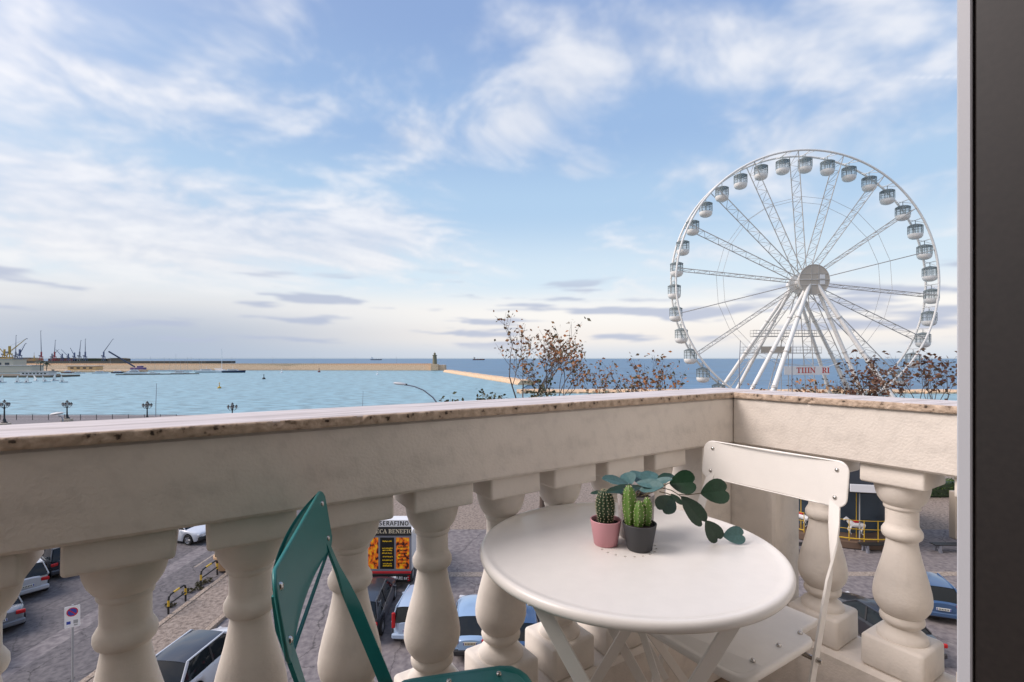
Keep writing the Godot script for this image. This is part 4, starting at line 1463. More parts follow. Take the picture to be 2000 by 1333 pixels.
func marina() -> void:
	var st := mb()
	# root of the breakwater: quay with pavilions
	box(st, pos(-480, 533, -2.4), Vector3(150, 3.2, 26), 0.2)
	tag(obj("marina_quay", st, M.pale_stone, self), "", "", "", "structure")
	st = mb()
	box(st, pos(-394, 389, -2.6), Vector3(80, 2.2, 26), 0.2)
	tag(obj("club_quay", st, M.dark_stone, self), "", "", "", "structure")
	# buildings: [x, d, base, w, h, depth, wall, label, windows]
	for q in [[-371, 384, -1.5, 22, 2.7, 7, M.white_gloss, "low white harbour club with dark windows on the near quay", 7], [-474, 462, -1.6, 54, 6.4, 12, M.beige_wall, "long beige pavilion with a flat grey roof behind the harbour club", 0], [-520, 500, -1.6, 36, 12.4, 14, M.beige_wall, "tall beige customs building above the pavilion", 4], [-463, 532, -0.8, 30, 4.0, 10, M.ochre_wall, "ochre boathouse with four small dark windows", 4]]:
		var b := thing("quay_building", q[7], "building", pos(q[0], q[1], q[2]), 0.0, "buildings on the harbour quay")
		st = mb()
		box(st, Vector3(0, q[4] * 0.5, 0), Vector3(q[3], q[4], q[5]), 0.1)
		obj("wall", st, q[6], b)
		st = mb()
		box(st, Vector3(0, q[4] + 0.3, 0), Vector3(q[3] + 2.0, 0.6, q[5] + 2.0), 0.1)
		obj("roof", st, M.roof_grey, b)
		for k in q[8]:
			var wx: float = (k + 0.5) / q[8] * q[3] * 0.9 - q[3] * 0.45
			st = mb()
			box(st, Vector3(wx, q[4] * 0.55, q[5] * 0.5), Vector3(q[3] / q[8] * 0.5, q[4] * 0.36, 0.24), 0.02)
			obj("window", st, M.window_dark, b)
	# palms and shrubs on the quay
	palm("palm tree beside the pavilion roof on the harbour quay", -404, 420, 10.5)
	palm("palm tree nearer the boathouse on the harbour quay", -397, 418, 9.5)
	palm("short bushy palm at the end of the club quay", -371, 396, 4.0)
	st = mb()
	box(st, pos(-432, 418, -2.6), Vector3(70, 2.0, 26), 0.2)
	tag(obj("palm_quay", st, M.dark_stone, self), "", "", "", "structure")
	# a mobile crane on the quay
	var t := thing("boat_crane", "violet boat crane with a dark slanting boom beside the yachts", "crane", pos(-404, 530, -0.8))
	st = mb()
	box(st, Vector3(0, 1.6, 0), Vector3(15, 2.4, 4), 0.2)
	box(st, Vector3(2, 3.6, 0), Vector3(5, 2.0, 3.4), 0.2)
	obj("carrier", st, M.violet, t)
	st = mb()
	bar(st, Vector3(-4, 3.5, 0), Vector3(-32, 20.0, 0), 1.2, 1.2)
	obj("boom", st, M.navy, t)
	# boats at the pontoons
	motor_boat("large white motor yacht at anchor in front of the violet crane", -355, 462, 18, 0.25, M.white_gloss, 2)
	motor_boat("white cabin cruiser moored in front of the ochre boathouse", -408, 486, 13, 0.3, M.white_gloss, 1)
	motor_boat("dark blue motor boat moored beside the white cabin cruiser", -392, 488, 14, -0.2, M.navy, 1)
	motor_boat("dark blue launch next to the boat crane", -381, 490, 12, 0.1, M.navy, 1)
	motor_boat("small white launch tied to the palm quay", -424, 480, 10, 0.4, M.white_gloss, 1)
	motor_boat("red and white tug with a tall wheelhouse by the palms", -440, 486, 12, 0.0, M.hull_red, 2)
	motor_boat("white cruiser just behind the large motor yacht", -370, 478, 13, 0.2, M.white_gloss, 2)
	motor_boat("low white speedboat at the near end of the pontoon", -338, 462, 11, 0.1, M.white_gloss, 1)
	motor_boat("white cruiser beside the pontoon of small boats", -318, 470, 15, 0.2, M.white_gloss, 1)
	motor_boat("white motor yacht moored against the catamaran", -318, 512, 22, 0.2, M.white_gloss, 1)
	motor_boat("long dark hulled yacht with a pale deck past the catamaran", -288, 508, 22, 0.12, M.navy, 1)
	t = thing("pontoon", "long dark floating pontoon leading to the catamaran", "pontoon", pos(-322, 447, SEA), 0.5)
	st = mb()
	box(st, Vector3(0, 0.35, 0), Vector3(62, 0.9, 3.2), 0.1)
	obj("deck", st, M.dark_stone, t)
	for i in 5:
		motor_boat(["nearest the port", "second from the port", "in the middle", "second from the catamaran", "nearest the catamaran"][i] + ", small white open boat along the pontoon", -342.0 + i * 8.5, 442.0 + i * 5.0, 6.0, 0.5 + 0.1 * (i % 2), M.white_gloss, 1, "small boats along the pontoon")
	# catamaran with a tall mast
	t = thing("catamaran", "white sailing catamaran with the tallest mast in the marina", "sailing boat", pos(-306, 516, SEA), 0.1)
	for z in [-3.0, 3.0]:
		st = mb()
		boat_hull(st, 17, 2.0, 1.7)
		var o := obj("hull", st, M.white_gloss, t)
		o.position.z = z
	st = mb()
	box(st, Vector3(-1, 2.3, 0), Vector3(8, 1.4, 6), 0.3)
	obj("cabin", st, M.white_gloss, t)
	st = mb()
	tube(st, [Vector3(0.5, 2.5, 0), Vector3(0.5, 25.0, 0)], [0.28, 0.2], 8)
	tube(st, [Vector3(0.5, 4.2, 0), Vector3(-7, 4.0, 0)], [0.25], 8)
	obj("mast", st, M.white_gloss, t)
	# slim masts of moored sailing boats
	for i in 9:
		var sx: float = [-408.6, -400.2, -396.4, -384.6, -381.4, -378.1, -371.2, -359.7, -359.2][i]
		var d := 560.0 + 3.0 * (i % 3)
		var s := thing("sailing_boat", ["first", "second", "third", "fourth", "fifth", "sixth", "seventh", "eighth", "ninth"][i] + " bare-masted sailing boat along the breakwater, counted from the port", "sailing boat", pos(sx, d, SEA), 0.4 + 0.2 * (i % 3), "moored sailing boats with bare masts")
		st = mb()
		boat_hull(st, 10.5, 3.2, 1.2)
		obj("hull", st, M.white_gloss, s)
		st = mb()
		tube(st, [Vector3(0.5, 1.0, 0), Vector3(0.5, [12.0, 16.0, 15.0, 20.0, 13.0, 14.0, 16.5, 15.0, 12.0][i], 0)], [0.1], 5)
		obj("mast", st, M.galvanised, s)
	# dinghies out sailing
	var dl := ["leftmost sailing dinghy in the row of white dinghies", "second sailing dinghy from the frame edge, sail leaning back", "third sailing dinghy from the frame edge, with the broadest sail", "fourth sailing dinghy, a little farther out, sail heeled over", "fifth sailing dinghy, heeled low over the water", "slim sailing dinghy seen edge-on, second from the open water", "last sailing dinghy of the row, closest to the open water"]
	var dx := [-307.3, -294.2, -288.7, -307.1, -286.6, -297.6, -273.1]
	var dd := [295.6, 292.4, 292.4, 315.7, 302.0, 319.3, 298.7]
	for i in 7:
		var d: float = dd[i]
		var s := thing("sailing_dinghy", dl[i], "sailing boat", pos(dx[i], d, SEA), [0.3, 0.2, 0.1, 2.9, 0.2, 1.3, 0.3][i], "sailing dinghies in a row")
		st = mb()
		boat_hull(st, 4.2, 1.4, 0.5)
		obj("hull", st, M.white_gloss, s)
		var heel: float = [0.05, 0.18, 0.15, -0.3, 0.6, 0.05, 0.35][i]
		st = mb()
		var b := Basis(Vector3.FORWARD, -heel)
		var ring := [Vector3(0.4, 0.5, 0.03), Vector3(0.4, 4.6, 0.03), Vector3(-2.0, 0.9, 0.03), Vector3(-0.9, 2.9, 0.03)]
		prism(st, PackedVector2Array([Vector2(0.45, 0.6), Vector2(0.35, 4.7), Vector2(-0.75, 3.1), Vector2(-1.6, 1.6), Vector2(-2.0, 0.8)]), -0.04, 0.04, Transform3D(b, Vector3.ZERO))
		obj("sail", st, M.sail, s)
		st = mb()
		tube(st, [b * Vector3(0.5, 0.4, 0), b * Vector3(0.4, 4.9, 0)], [0.05], 5)
		obj("mast", st, M.galvanised, s)
		st = mb()
		lathe(st, [Vector2(0.0, 0.4), Vector2(0.3, 0.45), Vector2(0.26, 0.9), Vector2(0.12, 1.05), Vector2(0.14, 1.2), Vector2(0, 1.35)], 8, Vector3(-0.9, 0, 0.2))
		obj("sailor", st, M.navy, s)
	# buoys
	for q in [[-143, 239.5, 0.9, M.crane_yellow, "yellow buoy in the middle of the harbour"], [-175.8, 347.3, 1.1, M.iron, "dark buoy with a top mark on the harbour water"], [-121.1, 441, 1.0, M.white_gloss, "small white buoy in front of the breakwater near its end"], [-206.3, 524.2, 1.5, M.hull_red, "red buoy close under the breakwater wall"], [-237.3, 505.1, 1.2, M.white_gloss, "white float close to the breakwater wall"]]:
		var s := thing("buoy", q[4], "buoy", pos(q[0], q[1], SEA))
		st = mb()
		lathe(st, [Vector2(0, -0.2), Vector2(q[2], 0), Vector2(q[2] * 0.9, q[2] * 0.7), Vector2(q[2] * 0.25, q[2] * 1.2), Vector2(q[2] * 0.12, q[2] * 2.6), Vector2(0, q[2] * 2.6)], 10)
		obj("float", st, q[3], s)
		st = mb()
		lathe(st, [Vector2(0, q[2] * 2.5), Vector2(q[2] * 0.4, q[2] * 2.6), Vector2(0, q[2] * 3.4)], 8)
		obj("top_mark", st, q[3], s)

func palm(label: String, x: float, d: float, h: float) -> void:
	var t := thing("palm_tree", label, "palm tree", pos(x, d, -1.6), rng.randf() * TAU, "palm trees on the harbour quay")
	var st := mb()
	tube(st, [Vector3.ZERO, Vector3(0.1, h * 0.5, 0), Vector3(0, h, 0)], [0.4, 0.3, 0.28], 7)
	obj("trunk", st, M.bark, t)
	st = mb()
	for k in 18:
		var a := TAU * k / 18 + rng.randf() * 0.3
		var up := rng.randf_range(-0.1, 1.0)
		var l := h * rng.randf_range(0.34, 0.46)
		var p0 := Vector3(0, h, 0)
		var dir := Vector3(cos(a), 0, sin(a))
		var side := Vector3(-sin(a), 0, cos(a)) * l * 0.12
		var prev := p0
		for s in 4:
			var f := (s + 1) / 4.0
			var p := p0 + dir * l * f + Vector3(0, l * (up * f - 0.9 * f * f), 0)
			var wd := sin(PI * minf(f * 0.9 + 0.1, 1.0))
			quad(st, prev - side * sin(PI * (f - 0.2)), prev + side * sin(PI * (f - 0.2)), p + side * wd - Vector3(0, 0.1, 0), p - side * wd - Vector3(0, 0.1, 0))
			prev = p
	obj("crown", st, M.dark_green, t)

func lantern_lamp(label: String, x: float, d: float, h: float) -> void:
	var t := thing("lantern_post", label, "street lamp", pos(x, d, 0.0), 0.3, "cast iron lanterns along the seafront")
	var st := mb()
	box(st, Vector3(0, 0.25, 0), Vector3(1.3, 0.5, 1.3), 0.05)
	obj("pedestal", st, M.beige_wall, t)
	st = mb()
	lathe(st, [Vector2(0.42, 0.5), Vector2(0.42, 0.62), Vector2(0.26, 0.75), Vector2(0.2, 1.1), Vector2(0.12, 1.3), Vector2(0.09, h * 0.62), Vector2(0.15, h * 0.64), Vector2(0.09, h * 0.67), Vector2(0.07, h * 0.80), Vector2(0, h * 0.80)], 12)
	obj("post", st, M.iron, t)
	for k in 5:
		var a := TAU * k / 4
		var c := Vector3(cos(a) * 0.62, h * 0.74, sin(a) * 0.62)
		if k == 4:
			c = Vector3(0, h * 0.84, 0)
		var g := part("lantern", t, c)
		st = mb()
		if k < 4:
			tube(st, [Vector3(-cos(a) * 0.55, -0.22, -sin(a) * 0.55), Vector3(-cos(a) * 0.25, -0.34, -sin(a) * 0.25), Vector3(0, -0.1, 0), Vector3(0, 0.02, 0)], [0.035], 6)
		for q in 4:
			var b := TAU * (q + 0.5) / 4
			tube(st, [Vector3(cos(b) * 0.12, 0.0, sin(b) * 0.12), Vector3(cos(b) * 0.2, 0.36, sin(b) * 0.2)], [0.02], 4)
		lathe(st, [Vector2(0.25, 0.34), Vector2(0.24, 0.38), Vector2(0.1, 0.52), Vector2(0.03, 0.62), Vector2(0, 0.66)], 8)
		lathe(st, [Vector2(0.05, -0.04), Vector2(0.15, 0.0), Vector2(0, 0.02)], 8)
		obj("cage", st, M.iron, g)
		st = mb()
		lathe(st, [Vector2(0.10, 0.02), Vector2(0.17, 0.34), Vector2(0, 0.35)], 8)
		obj("glass", st, M.lamp_glass, g)

func pole(called: String, label: String, x: float, d: float, h: float, r: float, m: Material) -> Node3D:
	var t := thing(called, label, "pole", pos(x, d, 0.0))
	var st := mb()
	tube(st, [Vector3.ZERO, Vector3(0, h * 0.7, 0), Vector3(h * 0.012, h, 0)], [r, r * 0.7, r * 0.4], 8)
	obj("shaft", st, m, t)
	st = mb()
	lathe(st, [Vector2(r * 2.4, 0), Vector2(r * 2.2, 0.12), Vector2(r * 1.05, 0.2)], 10)
	obj("base_flange", st, m, t)
	return t

func street() -> void:
	lantern_lamp("black lantern post closest to the frame edge on the seafront", -87.0, 84, 4.6)
	lantern_lamp("black lantern post on a pale plinth beside the railing", -81.7, 90, 3.9)
	lantern_lamp("black lantern post next to the thin leaning pole", -65.5, 88, 3.9)
	lantern_lamp("black lantern post with only its head above the coping", -48.5, 85, 3.9)
	# seafront railing
	var t := thing("railing", "thin dark railing along the seafront behind the lantern posts", "railing", pos(-96, 92, 0))
	for i in 12:
		var st := mb()
		tube(st, [Vector3(i * 3.0, 0, 0), Vector3(i * 3.0, 1.05, 0)], [0.05], 6)
		obj("post", st, M.iron, t)
	for h in [0.55, 1.0]:
		var st := mb()
		tube(st, [Vector3(0, h, 0), Vector3(33, h, 0)], [0.03], 6)
		obj("rail", st, M.iron, t)
	var s0 := mb()
	# street light with a drooping head
	t = thing("street_light", "grey street light with a flat hooded head by the seafront", "street light", pos(-55.0, 60, 0))
	tube(s0, [Vector3.ZERO, Vector3(0, 4.1, 0), Vector3(-0.1, 4.35, 0), Vector3(-0.5, 4.5, 0)], [0.12, 0.08, 0.07, 0.06], 8)
	obj("mast", s0, M.galvanised, t)
	s0 = mb()
	lathe(s0, [Vector2(0, -0.12), Vector2(0.5, -0.1), Vector2(0.72, 0.02), Vector2(0.5, 0.16), Vector2(0, 0.22)], 12, Vector3(-0.7, 4.75, 0), Basis(Vector3(0, 0, 1), 0.18).scaled(Vector3(1.2, 1, 0.6)))
	obj("lamp_head", s0, M.lamp_glass, t)
	# tall curved street light in the middle
	t = thing("street_light", "tall street light with a long curved arm and pale head", "street light", pos(-5.45, 39, 0))
	s0 = mb()
	tube(s0, [Vector3.ZERO, Vector3(0, 5.5, 0), Vector3(-0.05, 6.8, 0), Vector3(-0.35, 7.75, 0), Vector3(-0.85, 8.42, 0), Vector3(-1.6, 9.0, 0), Vector3(-2.3, 9.28, 0), Vector3(-3.0, 9.42, 0)], [0.11, 0.075, 0.065, 0.058, 0.054, 0.05, 0.047, 0.045], 8)
	obj("arm", s0, M.crane_grey, t)
	s0 = mb()
	lathe(s0, [Vector2(0, -0.09), Vector2(0.3, -0.07), Vector2(0.42, 0.0), Vector2(0.3, 0.10), Vector2(0, 0.14)], 14, Vector3(-3.48, 9.5, 0), Basis(Vector3(0, 0, 1), -0.16).scaled(Vector3(1.35, 1, 0.55)))
	obj("lamp_head", s0, M.lamp_glass, t)
	s0 = mb()
	box(s0, Vector3(-3.0, 9.44, 0), Vector3(0.22, 0.14, 0.14), 0.02)
	obj("lamp_socket", s0, M.iron, t)
	pole("thin_pole", "thin pale pole leaning slightly on the seafront between lantern posts", -43.6, 60, 8.5, 0.05, M.crane_grey)
	pole("thin_pole", "short thin pole rising over the coping in front of the breakwater", -16.8, 55, 7.9, 0.04, M.crane_grey)
	pole("flag_pole", "dark slim pole in front of the wheel's outermost leg", 37.1, 80, 14.5, 0.11, M.crane_grey)
	pole("flag_pole", "dark slim pole in front of the wheel's banner", 45.7, 80, 14.5, 0.11, M.crane_grey)
	no_parking_sign()
	barrier("yellow and black hoop barrier in the middle of the kerb", Vector3(-15.3, 0.13, -22.4), 1.15)
	barrier("yellow and black hoop barrier next to the planter", Vector3(-15.5, 0.13, -25.1), 1.35)
	planter()
	poster_truck()
	carousel()
	benches()

func no_parking_sign() -> void:
	var t := thing("road_sign", "white no-parking sign on a thin grey post at the kerb", "sign", Vector3(-15.33, 0, -17.1), 0.55)
	var st := mb()
	tube(st, [Vector3.ZERO, Vector3(0, 2.92, 0)], [0.03], 10)
	obj("post", st, M.galvanised, t)
	st = mb()
	prism(st, rounded(0.42, 0.74, 0.03, 4), 0.032, 0.040, Transform3D(Basis(), Vector3(0, 2.52, 0)))
	var pl := obj("plate", st, M.sign_white, t)
	var face := Basis(Vector3.RIGHT, PI * 0.5)
	st = mb()
	lathe(st, [Vector2(0, 0.003), Vector2(0.155, 0.003), Vector2(0.155, 0.0)], 28, Vector3(0, 2.68, 0.0405), face)
	obj("ring", st, M.sign_red, pl)
	st = mb()
	lathe(st, [Vector2(0, 0.005), Vector2(0.122, 0.005), Vector2(0.122, 0.0)], 28, Vector3(0, 2.68, 0.0405), face)
	obj("disc", st, M.sign_blue, pl)
	st = mb()
	bar(st, Vector3(-0.1, 2.78, 0.047), Vector3(0.1, 2.58, 0.047), 0.032, 0.003, Vector3(1, 1, 0))
	obj("slash", st, M.sign_red, pl)
	for q in [[-0.10, 2.32, 0.11, 0.10], [0.09, 2.33, 0.12, 0.12], [0.09, 2.22, 0.1, 0.04]]:
		st = mb()
		box(st, Vector3(q[0], q[1], 0.0415), Vector3(q[2], q[3], 0.004))
		obj("symbol", st, M.sign_blue if q[0] < 0 else M.galvanised, pl)

func barrier(label: String, at: Vector3, l: float) -> void:
	var t := thing("hoop_barrier", label, "barrier", at, 0.0, "hoop barriers on the kerb")
	var pts := [Vector3(0, 0, l * 0.5), Vector3(0, 0.34, l * 0.5), Vector3(0, 0.60, l * 0.5), Vector3(0, 0.74, l * 0.5 - 0.04), Vector3(0, 0.80, l * 0.5 - 0.14), Vector3(0, 0.81, l * 0.22), Vector3(0, 0.81, -l * 0.12), Vector3(0, 0.80, -l * 0.5 + 0.14), Vector3(0, 0.74, -l * 0.5 + 0.04), Vector3(0, 0.62, -l * 0.5), Vector3(0, 0.32, -l * 0.5), Vector3(0, 0, -l * 0.5)]
	var cols := [0, 1, 0, 0, 0, 1, 0, 0, 0, 1, 0]
	for i in pts.size() - 1:
		var st := mb()
		tube(st, [pts[i], pts[i + 1]], [0.046 if cols[i] else 0.043], 10)
		obj("band", st, M.yellow_paint if cols[i] else M.black_paint, t)
	var st2 := mb()
	tube(st2, [Vector3(0, 0.42, l * 0.5), Vector3(0, 0.42, -l * 0.5)], [0.036], 8)
	obj("cross_rail", st2, M.black_paint, t)

func bush(t: Node3D, at: Vector3, r: float, n: int, c0: Color, c1: Color, sz: float, called := "foliage") -> void:
	var st := mb()
	for i in n:
		var d := Vector3(rng.randfn(), rng.randfn() * 0.8, rng.randfn()).normalized() * r * pow(rng.randf(), 0.4)
		leaf_card(st, at + Vector3(d.x, absf(d.y) + 0.02, d.z), sz * rng.randf_range(0.6, 1.3), c0.lerp(c1, rng.randf()))
	obj(called, st, M.tree_leaf, t)

func leaf_card(st: SurfaceTool, p: Vector3, s: float, c: Color) -> void:
	var x := Vector3(rng.randf_range(-1, 1), rng.randf_range(-0.8, 0.4), rng.randf_range(-1, 1)).normalized()
	var n := Vector3(rng.randf_range(-1, 1), rng.randf_range(-0.2, 1), rng.randf_range(-1, 1)).normalized()
	var y := n.cross(x).normalized()
	st.set_smooth_group(-1)
	st.set_color(c)
	var a := p + x * s
	var b := p - x * s
	var l := p + y * s * 0.55 + n * s * 0.18
	var r := p - y * s * 0.55 + n * s * 0.18
	tri(st, a, l, b)
	tri(st, a, b, r)

func planter() -> void:
	var t := thing("planter", "pale terracotta planter with a clipped green plant on the kerb", "planter", Vector3(-15.55, 0.13, -26.6))
	var st := mb()
	lathe(st, [Vector2(0, 0), Vector2(0.40, 0), Vector2(0.44, 0.08), Vector2(0.52, 0.62), Vector2(0.58, 0.66), Vector2(0.58, 0.76), Vector2(0.5, 0.77), Vector2(0.46, 0.68), Vector2(0, 0.68)], 24)
	obj("tub", st, M.terracotta, t)
	bush(t, Vector3(0, 0.72, 0), 0.48, 500, Color(0.02, 0.05, 0.012), Color(0.07, 0.12, 0.03), 0.07)
	t = thing("weeds", "scrubby weeds at the foot of the kerb between planter and barrier", "weeds", Vector3(-15.75, 0, -24.0))
	t.set_meta("kind", "stuff")
	for i in 5:
		bush(t, Vector3(rng.randf_range(-0.25, 0.15), 0.0, rng.randf_range(-1.3, 1.3)), 0.24, 70, Color(0.05, 0.05, 0.02), Color(0.10, 0.08, 0.04), 0.06, "tuft")

func poster_truck() -> void:
	# a box truck seen from behind: its rear is a printed board
	var t := thing("poster_truck", "box truck with an orange food poster on its rear", "truck", Vector3(-6.15, 0, -24.4), 0.0)
	var st := mb()
	box(st, Vector3(0, 1.85, -1.4), Vector3(2.3, 1.9, 2.7), 0.03)
	obj("box_body", st, M.white_gloss, t)
	st = mb()
	box(st, Vector3(0, 1.25, -3.7), Vector3(2.0, 1.6, 1.8), 0.12)
	obj("cab", st, M.white_gloss, t)
	st = mb()
	box(st, Vector3(0, 0.72, -2.4), Vector3(2.0, 0.3, 4.4), 0.03)
	obj("chassis", st, M.black_paint, t)
	var wl := wheel_meshes(0.42)
	for q in [[-0.95, -1.0], [0.95, -1.0], [-0.95, -3.8], [0.95, -3.8]]:
		put_wheel(t, wl, Vector3(q[0], 0.42, q[1]), signf(q[0]))
	# rear board
	st = mb()
	box(st, Vector3(0, 3.32, 0.03), Vector3(2.3, 0.34, 0.06), 0.01)
	var top := obj("top_board", st, M.white_gloss, t)
	letters("EGOSERAFINO", 0.22, M.black_paint, top, Transform3D(Basis(), Vector3(-0.02, 3.32, 0.062)))
	st = mb()
	box(st, Vector3(0, 2.93, 0.05), Vector3(2.3, 0.42, 0.08), 0.01)
	var sb := obj("name_board", st, M.black_paint, t)
	letters("ENOTECA BENEFICO", 0.19, M.plate_cream, sb, Transform3D(Basis(), Vector3(0.02, 2.93, 0.092)), true)
	st = mb()
	box(st, Vector3(0, 1.83, 0.03), Vector3(2.3, 1.76, 0.06), 0.01)
	obj("frame_board", st, M.crane_grey, t)
	# flat printed posters
	poster(t, Vector3(-0.78, 1.84, 0.064), Vector2(0.58, 1.56), 0)
	poster(t, Vector3(-0.05, 1.84, 0.064), Vector2(0.70, 1.56), 1)
	poster(t, Vector3(0.72, 1.84, 0.064), Vector2(0.66, 1.56), 2)
	st = mb()
	box(st, Vector3(0, 0.885, 0.05), Vector3(2.3, 0.10, 0.08), 0.01)
	obj("red_rail", st, M.sign_red, t)
	st = mb()
	box(st, Vector3(0, 0.62, 0.06), Vector3(2.3, 0.42, 0.1), 0.01)
	var bb := obj("tail_board", st, M.black_paint, t)
	letters("ALLESTIMENTI BARI srl", 0.145, M.sign_white, bb, Transform3D(Basis(), Vector3(-0.08, 0.62, 0.112)))
	for s in [-1.0, 1.0]:
		st = mb()
		for k in 3:
			bar(st, Vector3(0.98 * s, 0.50 + k * 0.11, 0.118), Vector3(0.98 * s + 0.12, 0.50 + k * 0.11 + 0.03, 0.118), 0.06, 0.008)
		obj("tail_light", st, M.tail_red, t)

func poster(t: Node3D, c: Vector3, s: Vector2, kind: int) -> void:
	var im := Image.create(96, 216, false, Image.FORMAT_RGB8)
	var n := FastNoiseLite.new()
	n.seed = 60 + kind
	n.frequency = 0.022
	n.fractal_octaves = 4
	for y in 216:
		for x in 96:
			var v := n.get_noise_2d(x, y * 0.8) * 0.5 + 0.5
			var col := Color(0.95, 0.42, 0.05).lerp(Color(1.0, 0.78, 0.12), smoothstep(0.45, 0.75, v)).lerp(Color(0.16, 0.04, 0.02), 1.0 - smoothstep(0.25, 0.45, v))
			if kind == 1:
				col = Color(0.03, 0.03, 0.035)
			im.set_pixel(x, y, col)
	var ink := Color(0.95, 0.78, 0.10) if kind == 1 else Color(0.10, 0.03, 0.02)
	# rows of small print, too fine to read
	var rows := [22, 70, 84, 104, 128, 152, 176, 190] if kind == 1 else [40, 62, 84, 106, 128, 150, 172]
	if kind > 0:
		for y in rows:
			var x := 14 + rng.randi_range(0, 8)
			while x < 82:
				var w := rng.randi_range(2, 6)
				im.fill_rect(Rect2i(x, y + rng.randi_range(-1, 1), w, 8), ink)
				x += w + rng.randi_range(1, 3)
	var m := mat("poster_print_%d" % kind, Color.WHITE, 0.5)
	m.albedo_texture = ImageTexture.create_from_image(im)
	var q := QuadMesh.new()
	q.size = s
	var o := shape("poster", q, m, t)
	o.position = c

func carousel() -> void:
	var t := thing("carousel", "round children's carousel with dark curtains and yellow rails behind the benches", "carousel", Vector3(22.0, 0, -34.0))
	var st := mb()
	lathe(st, [Vector2(4.6, 0.0), Vector2(4.7, 0.06), Vector2(4.7, 0.42), Vector2(4.55, 0.48), Vector2(0, 0.5)], 40)
	obj("platform", st, M.platform_brown, t)
	st = mb()
	lathe(st, [Vector2(3.1, 0.5), Vector2(3.1, 3.4)], 28)
	obj("curtain", st, M.curtain_blue, t)
	st = mb()
	lathe(st, [Vector2(4.9, 3.45), Vector2(4.95, 3.5), Vector2(4.95, 3.75), Vector2(4.8, 3.8), Vector2(2.5, 4.7), Vector2(0, 5.3)], 28)
	lathe(st, [Vector2(4.9, 3.45), Vector2(0, 3.42)], 28)
	obj("canopy", st, M.black_paint, t)
	for k in 14:
		var a := TAU * k / 14
		st = mb()
		tube(st, [Vector3(cos(a) * 4.5, 0.45, sin(a) * 4.5), Vector3(cos(a) * 4.5, 3.5, sin(a) * 4.5)], [0.04], 6)
		obj("post", st, M.galvanised, t)
		st = mb()
		box(st, Vector3(cos(a) * 4.98, 3.78, sin(a) * 4.98), Vector3(1.4, 0.46, 0.06), 0.01, Basis(Vector3.UP, PI * 0.5 - a))
		obj("fascia_panel", st, M.sign_white if k % 3 else M.sign_red, t)
	# yellow railing round the platform
	for k in 36:
		var a := TAU * k / 36
		var b := TAU * (k + 1) / 36
		if k % 9 == 4:
			continue
		st = mb()
		tube(st, [Vector3(cos(a) * 4.55, 0.48, sin(a) * 4.55), Vector3(cos(a) * 4.55, 1.75, sin(a) * 4.55)], [0.025], 5)
		for h in [0.62, 1.2, 1.72]:
			tube(st, [Vector3(cos(a) * 4.55, h, sin(a) * 4.55), Vector3(cos(b) * 4.55, h, sin(b) * 4.55)], [0.04 if h < 0.7 else 0.02], 5)
		obj("rail_panel", st, M.yellow_paint, t)
	for k in 8:
		var a := TAU * k / 8 + 0.2
		var g := part("ride_horse", t, Vector3(cos(a) * 3.85, 0.9, sin(a) * 3.85))
		g.rotation.y = -a
		st = mb()
		tube(st, [Vector3(0, 0.3, -0.45), Vector3(0, 0.36, -0.1), Vector3(0, 0.38, 0.25), Vector3(0, 0.62, 0.46), Vector3(0, 0.74, 0.55), Vector3(0, 0.62, 0.72)], [0.14, 0.2, 0.18, 0.12, 0.1, 0.05], 8)
		for q in [[-0.1, 0.3], [0.1, 0.3], [-0.1, -0.35], [0.1, -0.35]]:
			tube(st, [Vector3(q[0], 0.3, q[1]), Vector3(q[0], 0.02, q[1] + 0.12), Vector3(q[0], -0.2, q[1] + 0.02)], [0.06, 0.04, 0.035], 6)
		obj("body", st, M.sign_white, g)
		st = mb()
		box(st, Vector3(0, 0.56, 0), Vector3(0.3, 0.1, 0.34), 0.03)
		obj("saddle", st, M.sign_red, g)
		st = mb()
		tube(st, [Vector3(0, -0.45, 0), Vector3(0, 2.5, 0)], [0.025], 6)
		obj("pole", st, M.yellow_paint, g)
	# hedge behind
	var hd := thing("hedge", "low green hedge behind the carousel", "hedge", Vector3(32, 0, -41))
	var hs := mb()
	for i in 2600:
		leaf_card(hs, Vector3(rng.randf_range(-7, 7), rng.randf_range(0.05, 1.5), rng.randf_range(-0.6, 0.6)), 0.11, Color(0.02, 0.055, 0.012).lerp(Color(0.09, 0.15, 0.03), rng.randf()))
	obj("foliage", hs, M.tree_leaf, hd)
	hs = mb()
	box(hs, Vector3(0, 0.6, 0), Vector3(13.6, 1.2, 0.8), 0.1)
	obj("core", hs, M.dark_green, hd)
	var bx := thing("meter_box", "pale green metal cabinet beside the hedge, cut by the door frame", "cabinet", Vector3(28.5, 0, -31.4))
	hs = mb()
	box(hs, Vector3(0, 1.5, 0), Vector3(0.6, 3.0, 0.5), 0.03)
	obj("case", hs, M.beige_wall, bx)
	hs = mb()
	box(hs, Vector3(-0.02, 1.7, 0.26), Vector3(0.45, 2.2, 0.03), 0.01)
	obj("door", hs, M.plate_cream, bx)

